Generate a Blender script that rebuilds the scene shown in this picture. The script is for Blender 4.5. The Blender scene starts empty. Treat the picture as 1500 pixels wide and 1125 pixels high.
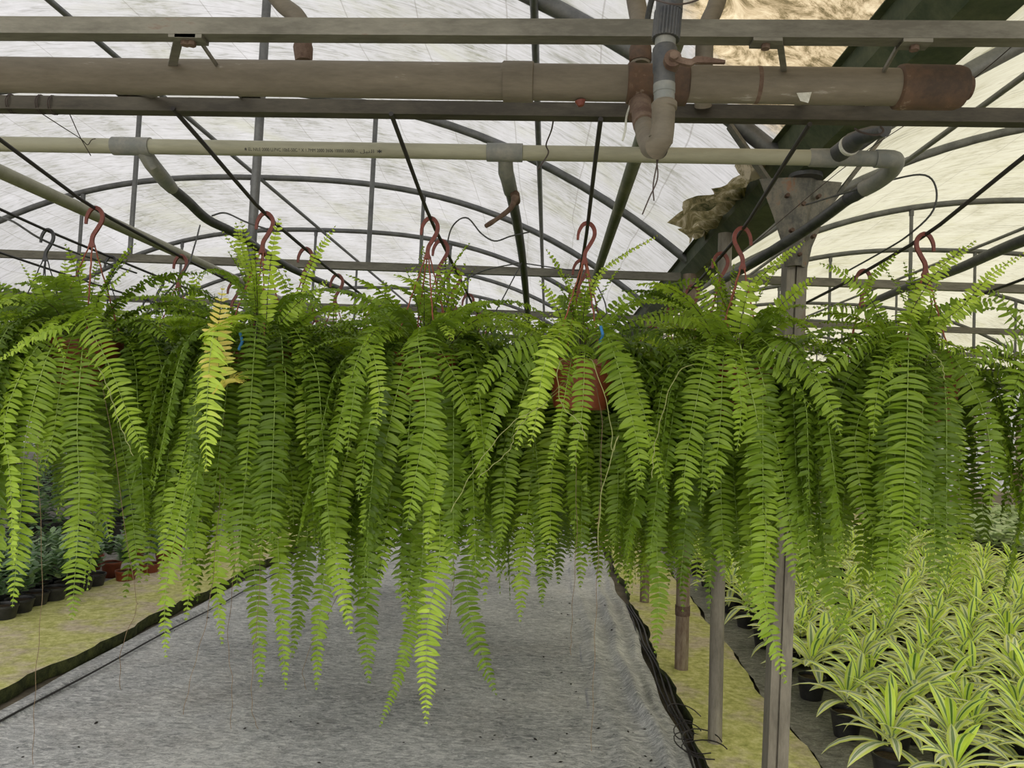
import bpy, math, random
import numpy as np
from mathutils import Vector, Matrix
random.seed(7)
RNG = np.random.default_rng(11)
C = bpy.context.scene.collection
F = 1110.0
VPX, VPY, ROLL, H = 802.0, 618.0, 0.042, 1.55

# ---------------------------------------------------------------- camera
yd = Vector((VPX-750, 562.5-VPY, -F)).normalized()
up = Vector((math.sin(ROLL), math.cos(ROLL), 0))
up = (up - yd*up.dot(yd)).normalized()
xd = yd.cross(up)
R = Matrix((xd, yd, up))            # camera space -> world space
CAM0 = Vector((0, 0, H))
cam = bpy.data.objects.new('camera', bpy.data.cameras.new('camera'))
cam.data.sensor_width = 36
cam.data.lens = F/1500*36
cam.data.clip_end = 200
cam.matrix_world = Matrix.Translation(CAM0) @ R.to_4x4()
C.objects.link(cam)
bpy.context.scene.camera = cam

def P(px, py, Y):
    """point of the place seen at pixel (px,py) that stands Y metres down the bay"""
    d = R @ Vector((px-750, 562.5-py, -F))
    return CAM0 + d*(Y/d.y)
def G(px, py, z=0.0):
    d = R @ Vector((px-750, 562.5-py, -F))
    return CAM0 + d*((z-H)/d.z)

# ---------------------------------------------------------------- objects
def tag(o, label=None, cat=None, group=None, kind=None):
    if label: o['label'] = label
    if cat: o['category'] = cat
    if group: o['group'] = group
    if kind: o['kind'] = kind
    return o
def empty(name, loc=(0,0,0), rz=0):
    o = bpy.data.objects.new(name, None)
    o.location = loc; o.rotation_euler = (0,0,rz); o.empty_display_size = .1
    C.objects.link(o); return o
def mkmesh(name, V, Fc, mats, smooth=True, attrs=None, uv=None, midx=None):
    me = bpy.data.meshes.new(name)
    me.from_pydata([tuple(v) for v in V] if not isinstance(V, np.ndarray) else V.tolist(), [],
                   Fc if not isinstance(Fc, np.ndarray) else Fc.tolist())
    if not isinstance(mats, (list, tuple)): mats = [mats]
    for m in mats: me.materials.append(m)
    if smooth: me.polygons.foreach_set('use_smooth', [True]*len(me.polygons))
    if midx is not None: me.polygons.foreach_set('material_index', np.asarray(midx, dtype=np.int32))
    if attrs:
        for k, a in attrs.items():
            at = me.attributes.new(k, 'FLOAT', 'POINT')
            at.data.foreach_set('value', np.asarray(a, dtype=np.float32))
    if uv is not None:
        ul = me.uv_layers.new(name='UVMap')
        li = np.empty(len(me.loops), dtype=np.int32); me.loops.foreach_get('vertex_index', li)
        ul.data.foreach_set('uv', np.asarray(uv, dtype=np.float32)[li].ravel())
    me.update()
    return me
def obj(name, me, parent=None, loc=None, rz=None):
    o = bpy.data.objects.new(name, me)
    if parent is not None: o.parent = parent
    if loc is not None: o.location = loc
    if rz is not None: o.rotation_euler = (0,0,rz)
    C.objects.link(o); return o
def copy_tree(o, parent=None):
    c = o.copy(); C.objects.link(c); c.parent = parent
    for ch in list(o.children): copy_tree(ch, c)
    return c

class MB:
    def __init__(s): s.v=[]; s.f=[]; s.m=[]
    def add(s, V, Fc, mi=0):
        b=len(s.v); s.v += [tuple(p) for p in V]; s.f += [tuple(i+b for i in f) for f in Fc]; s.m += [mi]*len(Fc)
        return s
    def tube(s, pts, r, seg=12, cap=True, mi=0, roll=0, sq=None):
        pts=[Vector(p) for p in pts]; n=len(pts)
        rr = r if isinstance(r,(list,tuple)) else [r]*n
        # tangents
        T=[]
        for i in range(n):
            a=pts[max(0,i-1)]; b=pts[min(n-1,i+1)]
            d=b-a
            if d.length<1e-7: d=T[-1] if T else Vector((0,0,1))
            T.append(d.normalized())
        ref=Vector((0,0,1)) if abs(T[0].z)<.9 else Vector((0,1,0))
        N=(ref-T[0]*ref.dot(T[0])).normalized()
        V=[];Fc=[]
        for i in range(n):
            N=(N-T[i]*N.dot(T[i])).normalized(); B=T[i].cross(N)
            for k in range(seg):
                if sq:
                    a,b=[(-1,-1),(1,-1),(1,1),(-1,1)][k]
                    V.append(pts[i]+N*(b*sq[1]/2)+B*(a*sq[0]/2))
                else:
                    t=2*math.pi*k/seg+roll
                    V.append(pts[i]+(N*math.cos(t)+B*math.sin(t))*rr[i])
        for i in range(n-1):
            for k in range(seg):
                k2=(k+1)%seg
                Fc.append((i*seg+k,i*seg+k2,(i+1)*seg+k2,(i+1)*seg+k))
        if cap:
            Fc.append(tuple(range(seg))[::-1]); Fc.append(tuple((n-1)*seg+k for k in range(seg)))
        return s.add(V,Fc,mi)
    def beam(s, a, b, w, h, mi=0): return s.tube([a,b],1,seg=4,sq=(w,h),mi=mi)
    def box(s, c, d, mi=0, rz=0):
        c=Vector(c); V=[]
        for x in(-1,1):
            for y in(-1,1):
                for z in(-1,1):
                    p=Vector((x*d[0]/2,y*d[1]/2,z*d[2]/2)); p.rotate(Matrix.Rotation(rz,3,'Z')); V.append(c+p)
        return s.add(V,[(0,1,3,2),(4,6,7,5),(0,4,5,1),(2,3,7,6),(0,2,6,4),(1,5,7,3)],mi)
    def lathe(s, prof, c=(0,0,0), seg=24, mi=0):
        V=[];Fc=[];n=len(prof)
        for r,z in prof:
            for k in range(seg):
                t=2*math.pi*k/seg; V.append((c[0]+r*math.cos(t),c[1]+r*math.sin(t),c[2]+z))
        for i in range(n-1):
            for k in range(seg):
                k2=(k+1)%seg; Fc.append((i*seg+k,i*seg+k2,(i+1)*seg+k2,(i+1)*seg+k))
        return s.add(V,Fc,mi)
    def build(s, name, mats, parent=None, smooth=True, loc=None):
        me=mkmesh(name,s.v,s.f,mats,smooth=False,midx=s.m)
        if smooth:
            me.polygons.foreach_set('use_smooth',[True]*len(me.polygons))
            sharp_by_angle(me, 40)
        return obj(name,me,parent,loc)
def sharp_by_angle(me, deg):
    import bmesh
    bm=bmesh.new(); bm.from_mesh(me); lim=math.radians(deg)
    bmesh.ops.recalc_face_normals(bm, faces=bm.faces)
    for e in bm.edges:
        e.smooth = not (len(e.link_faces)==2 and e.calc_face_angle(0)>lim)
    bm.to_mesh(me); bm.free()
def spline(pts, n=24):
    """centripetal-free Catmull-Rom through the points"""
    pts=[Vector(p) for p in pts]
    if len(pts)==2: return [pts[0].lerp(pts[1],i/(n-1)) for i in range(n)]
    q=[pts[0]*2-pts[1]]+pts+[pts[-1]*2-pts[-2]]
    out=[]; m=len(pts)-1
    for i in range(n):
        t=i/(n-1)*m; k=min(int(t),m-1); u=t-k
        a,b,c,d=q[k:k+4]
        out.append(.5*((2*b)+(c-a)*u+(2*a-5*b+4*c-d)*u*u+(3*b-a-3*c+d)*u**3))
    return out
WORLD=2.6; EXPO=0.57
# ---------------------------------------------------------------- materials
def newmat(name):
    m=bpy.data.materials.new(name); m.use_nodes=True
    nt=m.node_tree; nt.nodes.clear()
    out=nt.nodes.new('ShaderNodeOutputMaterial')
    return m,nt,out
def N(nt,t,**k):
    n=nt.nodes.new(t)
    for a,b in k.items():
        if a in n.inputs: n.inputs[a].default_value=b
        else: setattr(n,a,b)
    return n
def noise(nt, scale, detail=4, rough=.6, vec=None, dist=0):
    n=N(nt,'ShaderNodeTexNoise'); n.inputs['Scale'].default_value=scale; n.inputs['Detail'].default_value=detail
    n.inputs['Roughness'].default_value=rough; n.inputs['Distortion'].default_value=dist
    if vec is not None: nt.links.new(vec,n.inputs['Vector'])
    return n.outputs['Fac']
def coord(nt, scale=(1,1,1), rot=(0,0,0)):
    t=N(nt,'ShaderNodeTexCoord'); m=N(nt,'ShaderNodeMapping')
    m.inputs['Scale'].default_value=scale; m.inputs['Rotation'].default_value=rot
    nt.links.new(t.outputs['Object'],m.inputs['Vector']); return m.outputs['Vector']
def ramp(nt, fac, stops, interp='LINEAR'):
    r=N(nt,'ShaderNodeValToRGB'); r.color_ramp.interpolation=interp
    e=r.color_ramp.elements
    while len(e)<len(stops): e.new(.5)
    for i,(p,c) in enumerate(stops):
        e[i].position=p; e[i].color=(*c,1) if len(c)==3 else c
    nt.links.new(fac,r.inputs['Fac']); return r.outputs['Color']
def mixc(nt, fac, a, b, mode='MIX'):
    m=N(nt,'ShaderNodeMix',data_type='RGBA',blend_type=mode)
    for s,v in ((m.inputs['Factor'],fac),(m.inputs[6],a),(m.inputs[7],b)):
        if isinstance(v,(int,float)): s.default_value=v
        elif isinstance(v,tuple): s.default_value=(*v,1)
        else: nt.links.new(v,s)
    return m.outputs[2]
def math_(nt, op, a, b=0.0, clamp=False):
    m=N(nt,'ShaderNodeMath',operation=op); m.use_clamp=clamp
    for i,v in enumerate((a,b)):
        if isinstance(v,(int,float)): m.inputs[i].default_value=v
        else: nt.links.new(v,m.inputs[i])
    return m.outputs[0]
def bump(nt, h, strength=.3, dist=.01):
    b=N(nt,'ShaderNodeBump'); b.inputs['Strength'].default_value=strength; b.inputs['Distance'].default_value=dist
    nt.links.new(h,b.inputs['Height']); return b.outputs['Normal']
def principled(nt,out,col,rough=.6,metal=0,normal=None,spec=.5):
    p=N(nt,'ShaderNodeBsdfPrincipled')
    if isinstance(col,tuple): p.inputs['Base Color'].default_value=(*col,1)
    else: nt.links.new(col,p.inputs['Base Color'])
    p.inputs['Roughness'].default_value=rough; p.inputs['Metallic'].default_value=metal
    p.inputs['Specular IOR Level'].default_value=spec
    if normal is not None: nt.links.new(normal,p.inputs['Normal'])
    nt.links.new(p.outputs[0],out.inputs['Surface']); return p
def worn(name, base, dirt, scale=14, rough=.6, metal=0, amt=(.42,.62), third=None, stretch=(1,1,1), spec=.4, b=.25):
    m,nt,out=newmat(name); v=coord(nt,stretch)
    n1=noise(nt,scale,6,.65,v); n2=noise(nt,scale*7,4,.7,v)
    f=math_(nt,'ADD',math_(nt,'MULTIPLY',n1,.7),math_(nt,'MULTIPLY',n2,.3))
    st=[(amt[0],base),(amt[1],dirt)]
    if third: st.append((min(amt[1]+.08,1),third))
    c=ramp(nt,f,st)
    principled(nt,out,c,rough,metal,bump(nt,f,b,.004),spec); return m
def plain(name,col,rough=.5,metal=0,spec=.5):
    m,nt,out=newmat(name); v=coord(nt)
    n=noise(nt,30,3,.6,v)
    c=mixc(nt,n,tuple(x*.82 for x in col),tuple(min(1,x*1.15) for x in col))
    principled(nt,out,c,rough,metal,None,spec); return m

def leafmat(name, stops, trans=.35, rough=.45, rib=None, spec=.35):
    """green leaf: tone attribute picks the colour of this leaf, light passes through the blade"""
    m,nt,out=newmat(name)
    a=N(nt,'ShaderNodeAttribute',attribute_name='tone')
    v=coord(nt); n=noise(nt,9,3,.6,v)
    t=math_(nt,'ADD',a.outputs['Fac'],math_(nt,'MULTIPLY',math_(nt,'SUBTRACT',n,.5),.22))
    c=ramp(nt,t,stops)
    if rib:
        r=N(nt,'ShaderNodeAttribute',attribute_name='rib')
        c=mixc(nt,r.outputs['Fac'],c,rib)
    p=N(nt,'ShaderNodeBsdfPrincipled'); nt.links.new(c,p.inputs['Base Color'])
    p.inputs['Roughness'].default_value=rough; p.inputs['Specular IOR Level'].default_value=spec
    tr=N(nt,'ShaderNodeBsdfTranslucent')
    c2=mixc(nt,1.0,c,(1.0,1.0,.55),'MULTIPLY'); c3=mixc(nt,.35,c2,(.35,.5,.02))
    nt.links.new(c2,tr.inputs['Color'])
    mx=N(nt,'ShaderNodeMixShader'); mx.inputs[0].default_value=trans
    nt.links.new(p.outputs[0],mx.inputs[1]); nt.links.new(tr.outputs[0],mx.inputs[2])
    nt.links.new(mx.outputs[0],out.inputs['Surface']); return m

M={}
M['fern']=leafmat('fern_leaf',[(0,(.055,.098,.008)),(.3,(.145,.24,.020)),(.6,(.33,.48,.045)),(.85,(.64,.82,.12)),(1,(.86,.72,.22))],.45,.40)
M['rachis']=leafmat('fern_rachis',[(0,(.05,.06,.02)),(.4,(.2,.3,.06)),(1,(.5,.6,.18))],.1,.5)
M['stem_dark']=plain('dark_fern_stalk',(.035,.022,.014),.6)
M['runner']=plain('pale_runner',(.26,.28,.10),.7)
M['runner_dry']=plain('dry_runner',(.16,.11,.06),.8)
M['rust_pot']=worn('terracotta_red_plastic',(.21,.050,.018),(.14,.035,.015),9,.45)
M['hook']=worn('red_brown_plastic',(.20,.05,.035),(.11,.03,.022),60,.45,amt=(.4,.65))
M['hook_black']=plain('black_plastic_hook',(.02,.02,.022),.4)
M['string']=worn('red_brown_cord',(.32,.09,.05),(.18,.06,.04),90,.7)
M['cable']=plain('black_cable',(.022,.018,.018),.55)
M['hose']=worn('black_hose',(.035,.037,.036),(.07,.072,.066),30,.5)
M['black_pot']=worn('black_plastic_pot',(.018,.018,.019),(.04,.038,.036),20,.4)
M['soil']=worn('potting_soil',(.05,.032,.02),(.12,.08,.05),60,.95,b=.8)
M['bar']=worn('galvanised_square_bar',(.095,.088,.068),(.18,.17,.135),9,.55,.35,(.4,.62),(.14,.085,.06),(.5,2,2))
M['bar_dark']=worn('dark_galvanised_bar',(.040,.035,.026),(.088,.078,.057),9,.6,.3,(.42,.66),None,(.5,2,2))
M['galv']=worn('galvanised_tube',(.11,.113,.113),(.19,.192,.188),11,.5,.45,(.38,.65),(.15,.11,.08))
M['bigpipe']=worn('grey_brown_pvc',(.095,.08,.056),(.16,.137,.10),7,.62,0,(.35,.62),(.33,.31,.27),(.6,3,3))
M['palepipe']=worn('pale_pvc',(.29,.285,.205),(.2,.195,.135),6,.5,0,(.45,.7),None,(.5,3,3),b=.1)
M['greypvc']=worn('grey_pvc_fitting',(.14,.15,.14),(.22,.215,.185),14,.5)
M['darkpvc']=worn('charcoal_fitting',(.03,.033,.038),(.07,.07,.065),18,.5)
M['rustfit']=worn('rust_stained_pipe',(.048,.032,.022),(.10,.058,.034),10,.75,0,(.4,.58),(.26,.22,.17))
M['rust']=worn('rusty_metal',(.075,.042,.028),(.15,.105,.075),22,.8,.1)
M['wire']=plain('rusty_wire',(.05,.035,.03),.7)
M['greenpole']=worn('olive_pipe',(.09,.10,.058),(.17,.17,.105),10,.6)
M['gutter']=worn('dark_green_gutter',(.035,.05,.025),(.10,.11,.06),6,.7,0,(.4,.65),(.2,.18,.12))
M['column']=worn('galvanised_column',(.14,.125,.10),(.26,.235,.19),5,.55,.3,(.38,.6),(.2,.12,.08),(3,3,.6))
M['rustcol']=worn('rusted_column',(.13,.085,.055),(.25,.20,.145),7,.7,.1,(.4,.6),(.40,.38,.33),(3,3,.6))
M['plate']=worn('mottled_head_plate',(.08,.08,.07),(.18,.165,.13),8,.6,.2,(.4,.58),(.22,.12,.07),(2,2,1.4))
M['ink']=plain('black_print',(.02,.02,.02),.6)
M['wood']=worn('weathered_wood',(.62,.55,.44),(.38,.31,.23),8,.8,0,(.4,.6),None,(.4,3,3))
M['pinkwood']=worn('pinkish_wood',(.50,.34,.27),(.36,.22,.16),8,.8)
M['bench']=worn('grey_bench',(.22,.21,.2),(.35,.34,.32),7,.8)
M['blue_tie']=plain('blue_tie',(.03,.16,.4),.4)
M['white_tape']=worn('white_tape',(.55,.56,.50),(.35,.34,.28),30,.6)

# --- plants on the ground
M['zz']=leafmat('dark_oval_leaf',[(0,(.05,.11,.035)),(.5,(.12,.22,.085)),(1,(.32,.44,.2))],.15,.3,spec=.5)
M['bush']=leafmat('bush_leaf',[(0,(.045,.10,.03)),(.5,(.10,.20,.055)),(1,(.3,.40,.12))],.25,.4)
M['yellowbush']=leafmat('variegated_leaf',[(0,(.35,.42,.12)),(.5,(.72,.72,.28)),(1,(.85,.70,.42))],.3,.45)
M['palebush']=leafmat('pale_broad_leaf',[(0,(.25,.38,.16)),(.5,(.50,.62,.33)),(1,(.75,.82,.55))],.25,.4)
def dracaena_mat():
    m,nt,out=newmat('striped_dracaena_leaf')
    uv=N(nt,'ShaderNodeUVMap'); sp=N(nt,'ShaderNodeSeparateXYZ'); nt.links.new(uv.outputs[0],sp.inputs[0])
    a=N(nt,'ShaderNodeAttribute',attribute_name='tone')
    u=math_(nt,'ABSOLUTE',math_(nt,'SUBTRACT',sp.outputs[0],.5))      # 0 centre .. .5 margin
    u=math_(nt,'ADD',u,math_(nt,'MULTIPLY',math_(nt,'SUBTRACT',noise(nt,6,2,.5,coord(nt)),.5),.05))
    out_c=[(0,(.5,.58,.42)),(.05,(.24,.33,.16)),(.09,(.24,.34,.15)),(.16,(.86,.88,.66)),(.25,(.86,.88,.62)),(.31,(.82,.88,.26)),(.5,(.86,.92,.22))]
    in_c=[(0,(.10,.22,.04)),(.10,(.13,.28,.04)),(.13,(.75,.86,.42)),(.2,(.62,.80,.10)),(.5,(.72,.90,.10))]
    c=mixc(nt,a.outputs['Fac'],ramp(nt,u,out_c),ramp(nt,u,in_c))
    p=N(nt,'ShaderNodeBsdfPrincipled'); nt.links.new(c,p.inputs['Base Color']); p.inputs['Roughness'].default_value=.4
    tr=N(nt,'ShaderNodeBsdfTranslucent'); nt.links.new(c,tr.inputs['Color'])
    mx=N(nt,'ShaderNodeMixShader'); mx.inputs[0].default_value=.3
    nt.links.new(p.outputs[0],mx.inputs[1]); nt.links.new(tr.outputs[0],mx.inputs[2]); nt.links.new(mx.outputs[0],out.inputs[0])
    return m
M['dracaena']=dracaena_mat()

# --- greenhouse film: light comes through it from the sky
def film(name, tint, dirtcol, brown=None, amt=.5, T=.62):
    m,nt,out=newmat(name)
    v=coord(nt,(1.0,.35,1.0),(0,0,.35)); v2=coord(nt,(1.2,5,1.2),(0,0,-.42)); v3=coord(nt)
    n1=noise(nt,2.2,7,.62,v,.4); n2=noise(nt,6,8,.72,v2,.8)
    f=math_(nt,'ADD',math_(nt,'MULTIPLY',n1,.45),math_(nt,'MULTIPLY',n2,.55))
    c=ramp(nt,f,[(.36,tint),(.52,tuple(a*.72+b*.28 for a,b in zip(tint,dirtcol))),(.68,dirtcol)])
    st_=ramp(nt,noise(nt,1.1,5,.65,v3,.6),[(.52,(0,0,0)),(.72,(1,1,1))])
    c=mixc(nt,math_(nt,'MULTIPLY',st_,.4),c,tuple(a*b for a,b in zip(tint,(.74,.75,.50))))
    # woven reinforcement lines along and across the sheet
    t=N(nt,'ShaderNodeTexCoord'); sp=N(nt,'ShaderNodeSeparateXYZ'); nt.links.new(t.outputs['Object'],sp.inputs[0])
    wx=math_(nt,'ADD',sp.outputs[0],math_(nt,'MULTIPLY',noise(nt,.8,2,.5,v3),.12))
    wy=math_(nt,'ADD',sp.outputs[1],math_(nt,'MULTIPLY',noise(nt,1.1,2,.5,v3),.12))
    lx=math_(nt,'LESS_THAN',math_(nt,'ABSOLUTE',math_(nt,'SUBTRACT',math_(nt,'FRACT',math_(nt,'MULTIPLY',wx,2.4)),.5)),.008)
    ly=math_(nt,'LESS_THAN',math_(nt,'ABSOLUTE',math_(nt,'SUBTRACT',math_(nt,'FRACT',math_(nt,'MULTIPLY',wy,1.1)),.5)),.004)
    ln=math_(nt,'MULTIPLY',math_(nt,'MAXIMUM',lx,ly),.4)
    c=mixc(nt,ln,c,(.12,.11,.10))
    # dark drainage creases
    cr=N(nt,'ShaderNodeTexNoise'); cr.inputs['Scale'].default_value=1.6; cr.inputs['Detail'].default_value=3
    nt.links.new(coord(nt,(.55,5.5,.55),(0,0,-.5)),cr.inputs['Vector'])
    crease=ramp(nt,math_(nt,'ABSOLUTE',math_(nt,'SUBTRACT',cr.outputs['Fac'],.5)),[(0,(1,1,1)),(.014,(0,0,0))])
    c=mixc(nt,math_(nt,'MULTIPLY',crease,.35),c,tuple(x*.55 for x in dirtcol))
    if brown:
        # old brown stain that spread from the gutter over the sheet
        gx,gy=brown
        dx=math_(nt,'MULTIPLY',math_(nt,'SUBTRACT',sp.outputs[0],gx),1/.72)
        dy=math_(nt,'MULTIPLY',math_(nt,'SUBTRACT',sp.outputs[1],gy),1/1.25)
        r=math_(nt,'SQRT',math_(nt,'ADD',math_(nt,'MULTIPLY',dx,dx),math_(nt,'MULTIPLY',dy,dy)))
        r=math_(nt,'ADD',r,math_(nt,'MULTIPLY',math_(nt,'SUBTRACT',n1,.5),.9))
        mask=ramp(nt,r,[(.82,(1,1,1)),(.98,(0,0,0))])
        n3=noise(nt,5,9,.75,coord(nt,(1,1,1),(0,0,.5)),2.2)
        bc=ramp(nt,n3,[(.36,(.50,.43,.31)),(.47,(.36,.29,.19)),(.56,(.16,.125,.07)),(.66,(.055,.048,.025))])
        c=mixc(nt,mask,c,bc)
    d=N(nt,'ShaderNodeBsdfDiffuse'); tr=N(nt,'ShaderNodeBsdfTranslucent')
    nt.links.new(c,d.inputs['Color']); nt.links.new(c,tr.inputs['Color'])
    mx=N(nt,'ShaderNodeMixShader'); mx.inputs[0].default_value=T
    nt.links.new(d.outputs[0],mx.inputs[1]); nt.links.new(tr.outputs[0],mx.inputs[2])
    nt.links.new(mx.outputs[0],out.inputs['Surface']); return m
M['film']=film('greenhouse_film',(.365,.365,.392),(.12,.122,.088),brown=(.85,1.75))
M['film_warm']=film('greenhouse_film_yellowed',(.405,.395,.33),(.20,.19,.12))
M['wallfilm']=film('wall_film',(.42,.43,.44),(.3,.31,.28))

def mosspath():
    m,nt,out=newmat('mossy_concrete'); v=coord(nt)
    n1=noise(nt,1.6,6,.6,v); n2=noise(nt,22,6,.75,v); n3=noise(nt,5,5,.65,v)
    moss=ramp(nt,n2,[(.3,(.28,.29,.07)),(.5,(.54,.53,.18)),(.68,(.76,.72,.36))])
    conc=ramp(nt,n2,[(.3,(.34,.28,.19)),(.55,(.60,.51,.36)),(.75,(.74,.67,.5))])
    f=ramp(nt,math_(nt,'ADD',math_(nt,'MULTIPLY',n1,.6),math_(nt,'MULTIPLY',n3,.4)),[(.46,(0,0,0)),(.57,(1,1,1))])
    c=mixc(nt,f,moss,conc)
    principled(nt,out,c,.9,0,bump(nt,n2,.6,.01),.2); return m
M['moss']=mosspath()
M['moss_edge']=worn('dark_moss_growth',(.025,.032,.010),(.10,.11,.03),16,.95,b=.9,amt=(.42,.66))
def cloth(name,a,b,c3):
    m,nt,out=newmat(name); v=coord(nt,(1,2.2,1),(0,0,.12)); v1=coord(nt)
    n1=noise(nt,17,9,.85,v,.8); n2=noise(nt,1.1,4,.6,v1); n3=noise(nt,90,4,.8,v1)
    f=math_(nt,'ADD',math_(nt,'ADD',math_(nt,'MULTIPLY',n1,.65),math_(nt,'MULTIPLY',n2,.2)),math_(nt,'MULTIPLY',n3,.15))
    c=ramp(nt,f,[(.41,a),(.50,b),(.575,c3)])
    mud=ramp(nt,noise(nt,.9,5,.7,v1),[(.5,(0,0,0)),(.75,(1,1,1))])
    c=mixc(nt,math_(nt,'MULTIPLY',mud,.25),c,(.38,.31,.24))
    principled(nt,out,c,.8,0,bump(nt,n1,.5,.006),.3); return m
M['cloth']=cloth('grey_ground_cloth',(.18,.185,.19),(.47,.47,.475),(.80,.79,.78))
M['cloth_dark']=cloth('dark_ground_cloth',(.11,.11,.10),(.26,.25,.23),(.46,.44,.40))
M['earth']=worn('earth',(.12,.10,.07),(.23,.19,.14),4,.95,b=.8)
M['crumb']=plain('dark_crumbs',(.02,.016,.012),.9)
# ---------------------------------------------------------------- world, light
sc=bpy.context.scene
w=bpy.data.worlds.new('overcast'); sc.world=w; w.use_nodes=True
bg=w.node_tree.nodes['Background']
wt=w.node_tree
tc=wt.nodes.new('ShaderNodeTexCoord'); sx=wt.nodes.new('ShaderNodeSeparateXYZ'); wt.links.new(tc.outputs['Generated'],sx.inputs[0])
wr=wt.nodes.new('ShaderNodeValToRGB'); wt.links.new(sx.outputs[2],wr.inputs[0])
wr.color_ramp.elements[0].position=0; wr.color_ramp.elements[0].color=(.44,.44,.42,1)
wr.color_ramp.elements[1].position=.8; wr.color_ramp.elements[1].color=(1,.975,.925,1)
wt.links.new(wr.outputs[0],bg.inputs['Color'])
bg.inputs['Strength'].default_value=WORLD
sun=bpy.data.lights.new('soft_sun','SUN'); sun.energy=1.0; sun.angle=math.radians(20); sun.color=(1,.95,.86)
so=bpy.data.objects.new('soft_sun',sun); so.rotation_euler=(math.radians(24),math.radians(28),0); C.objects.link(so)
sc.view_settings.view_transform='Standard'; sc.view_settings.look='None'; sc.view_settings.gamma=1
sc.view_settings.use_curve_mapping=False; sc.view_settings.exposure=EXPO

# ---------------------------------------------------------------- ground
def grid(name,x0,x1,y0,y1,nx,ny,fz,mat,thick=0,kind=None,label=None,cat=None,fx=None,parent=None):
    V=[];Fc=[]
    for j in range(ny+1):
        for i in range(nx+1):
            y=y0+(y1-y0)*j/ny
            a,b=(x0,x1) if fx is None else fx(y)
            x=a+(b-a)*i/nx; V.append((x,y,fz(x,y)))
    for j in range(ny):
        for i in range(nx):
            k=j*(nx+1)+i; Fc.append((k,k+1,k+nx+2,k+nx+1))
    if thick:
        n=len(V)
        rim=[i for i in range(nx+1)]+[j*(nx+1)+nx for j in range(1,ny+1)]+[ny*(nx+1)+i for i in range(nx-1,-1,-1)]+[j*(nx+1) for j in range(ny-1,0,-1)]
        for r in rim: x,y,z=V[r]; V.append((x,y,z-thick))
        m=len(rim)
        for k in range(m): Fc.append((rim[k],n+k,n+(k+1)%m,rim[(k+1)%m]))
        Fc.append(tuple(n+k for k in range(m)))
    side=name=='path'
    me=mkmesh(name,V,Fc,[mat,M['moss_edge']] if side else mat,smooth=not thick,midx=([0]*(nx*ny)+[1]*(len(Fc)-nx*ny)) if side else None); o=obj(name,me,parent); tag(o,label,cat,None,kind); return o
def nz(x,y,s=1.0): return (math.sin(x*3.1*s+y*1.7*s)+math.sin(x*7.3*s-y*5.1*s+1.3)*.5+math.sin(y*11*s+x*2.3*s)*.3)/1.8
grid('floor',-40,40,-12,60,8,8,lambda x,y:-.02,M['earth'],kind='structure')
# mossy concrete walkways
def jag(y,s): return .018*math.sin(y*4.1+s)+.012*math.sin(y*11.3+s*2)+.006*math.sin(y*29+s)
grid('path',0,0,-1,22,8,260,lambda x,y:.062+.004*nz(x,y,2),M['moss'],.075,'structure',fx=lambda y:(-3.62,-2.72+jag(y,1)))
grid('path',0,0,-1,22,6,260,lambda x,y:.052+.004*nz(x,y,2),M['moss'],.065,'structure',fx=lambda y:(.79+jag(y,3),1.24+jag(y,5)*.7+.012*y))
grid('path',0,0,-1,22,6,120,lambda x,y:.045+.004*nz(x,y,2),M['moss'],.06,'structure',fx=lambda y:(5.35,6.0))
# grey cloth on the empty bed, its right edge rucked up in folds
def fold(x,y):
    z=.006+.004*nz(x,y,.7)
    e=.70-x                                   # distance in from the right edge
    c1=.13+.03*math.sin(y*1.3); c2=.33+.04*math.sin(y*.9+1)
    z+=.045*math.exp(-((e-c1)/.035)**2)*(1+.3*math.sin(y*3.3))+.022*math.exp(-((e-c2)/.05)**2)*(1+.5*math.sin(y*2.1+2))
    z+=.02*math.exp(-((e-.02)/.03)**2)*(1+.6*math.sin(y*6.1))
    l=x+2.62; z+=.018*math.exp(-((l-.06)/.03)**2)*(1+.5*math.sin(y*3.7))
    return z
xs=[-2.66+.012*k for k in range(28)]+[-2.32+.09*k for k in range(27)]+[.12+.0155*k for k in range(40)]
V=[];Fc=[];ny=300;nx=len(xs)
for j in range(ny):
    y=-1+23*(j/(ny-1))**1.6
    for i,x in enumerate(xs):
        sh=.02*math.sin(y*2.3)+.012*math.sin(y*6.7+1)
        xx=x+sh*(1 if x>.3 else .6 if x<-2.3 else 0)
        V.append((xx,y,fold(x,y)))
for j in range(ny-1):
    for i in range(nx-1):
        k=j*nx+i; Fc.append((k,k+1,k+nx+1,k+nx))
o=obj('ground_cloth',mkmesh('ground_cloth',V,Fc,M['cloth']))
tag(o,'wide grey weed cloth spread over the empty bed between the two mossy walkways','ground cloth')
o=grid('ground_cloth',0,0,-1,22,40,260,lambda x,y:.012+(.016*abs(math.sin(x*23+y*.8+math.sin(y*1.9)*1.6)) if x<1.62 else 0)+.006*nz(x,y,3),M['cloth_dark'],
     label='dark rumpled ground cloth under the lime striped dracaena pots',cat='ground cloth',fx=lambda y:(1.275+jag(y,5)*.7+.012*y,5.33))
o=grid('ground_cloth',0,0,-1,22,10,40,lambda x,y:.004+.003*nz(x,y,3),M['cloth_dark'],
     label='dark ground cloth under the pots at the left of the walkway',cat='ground cloth',fx=lambda y:(-9.5,-3.64))
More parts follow.
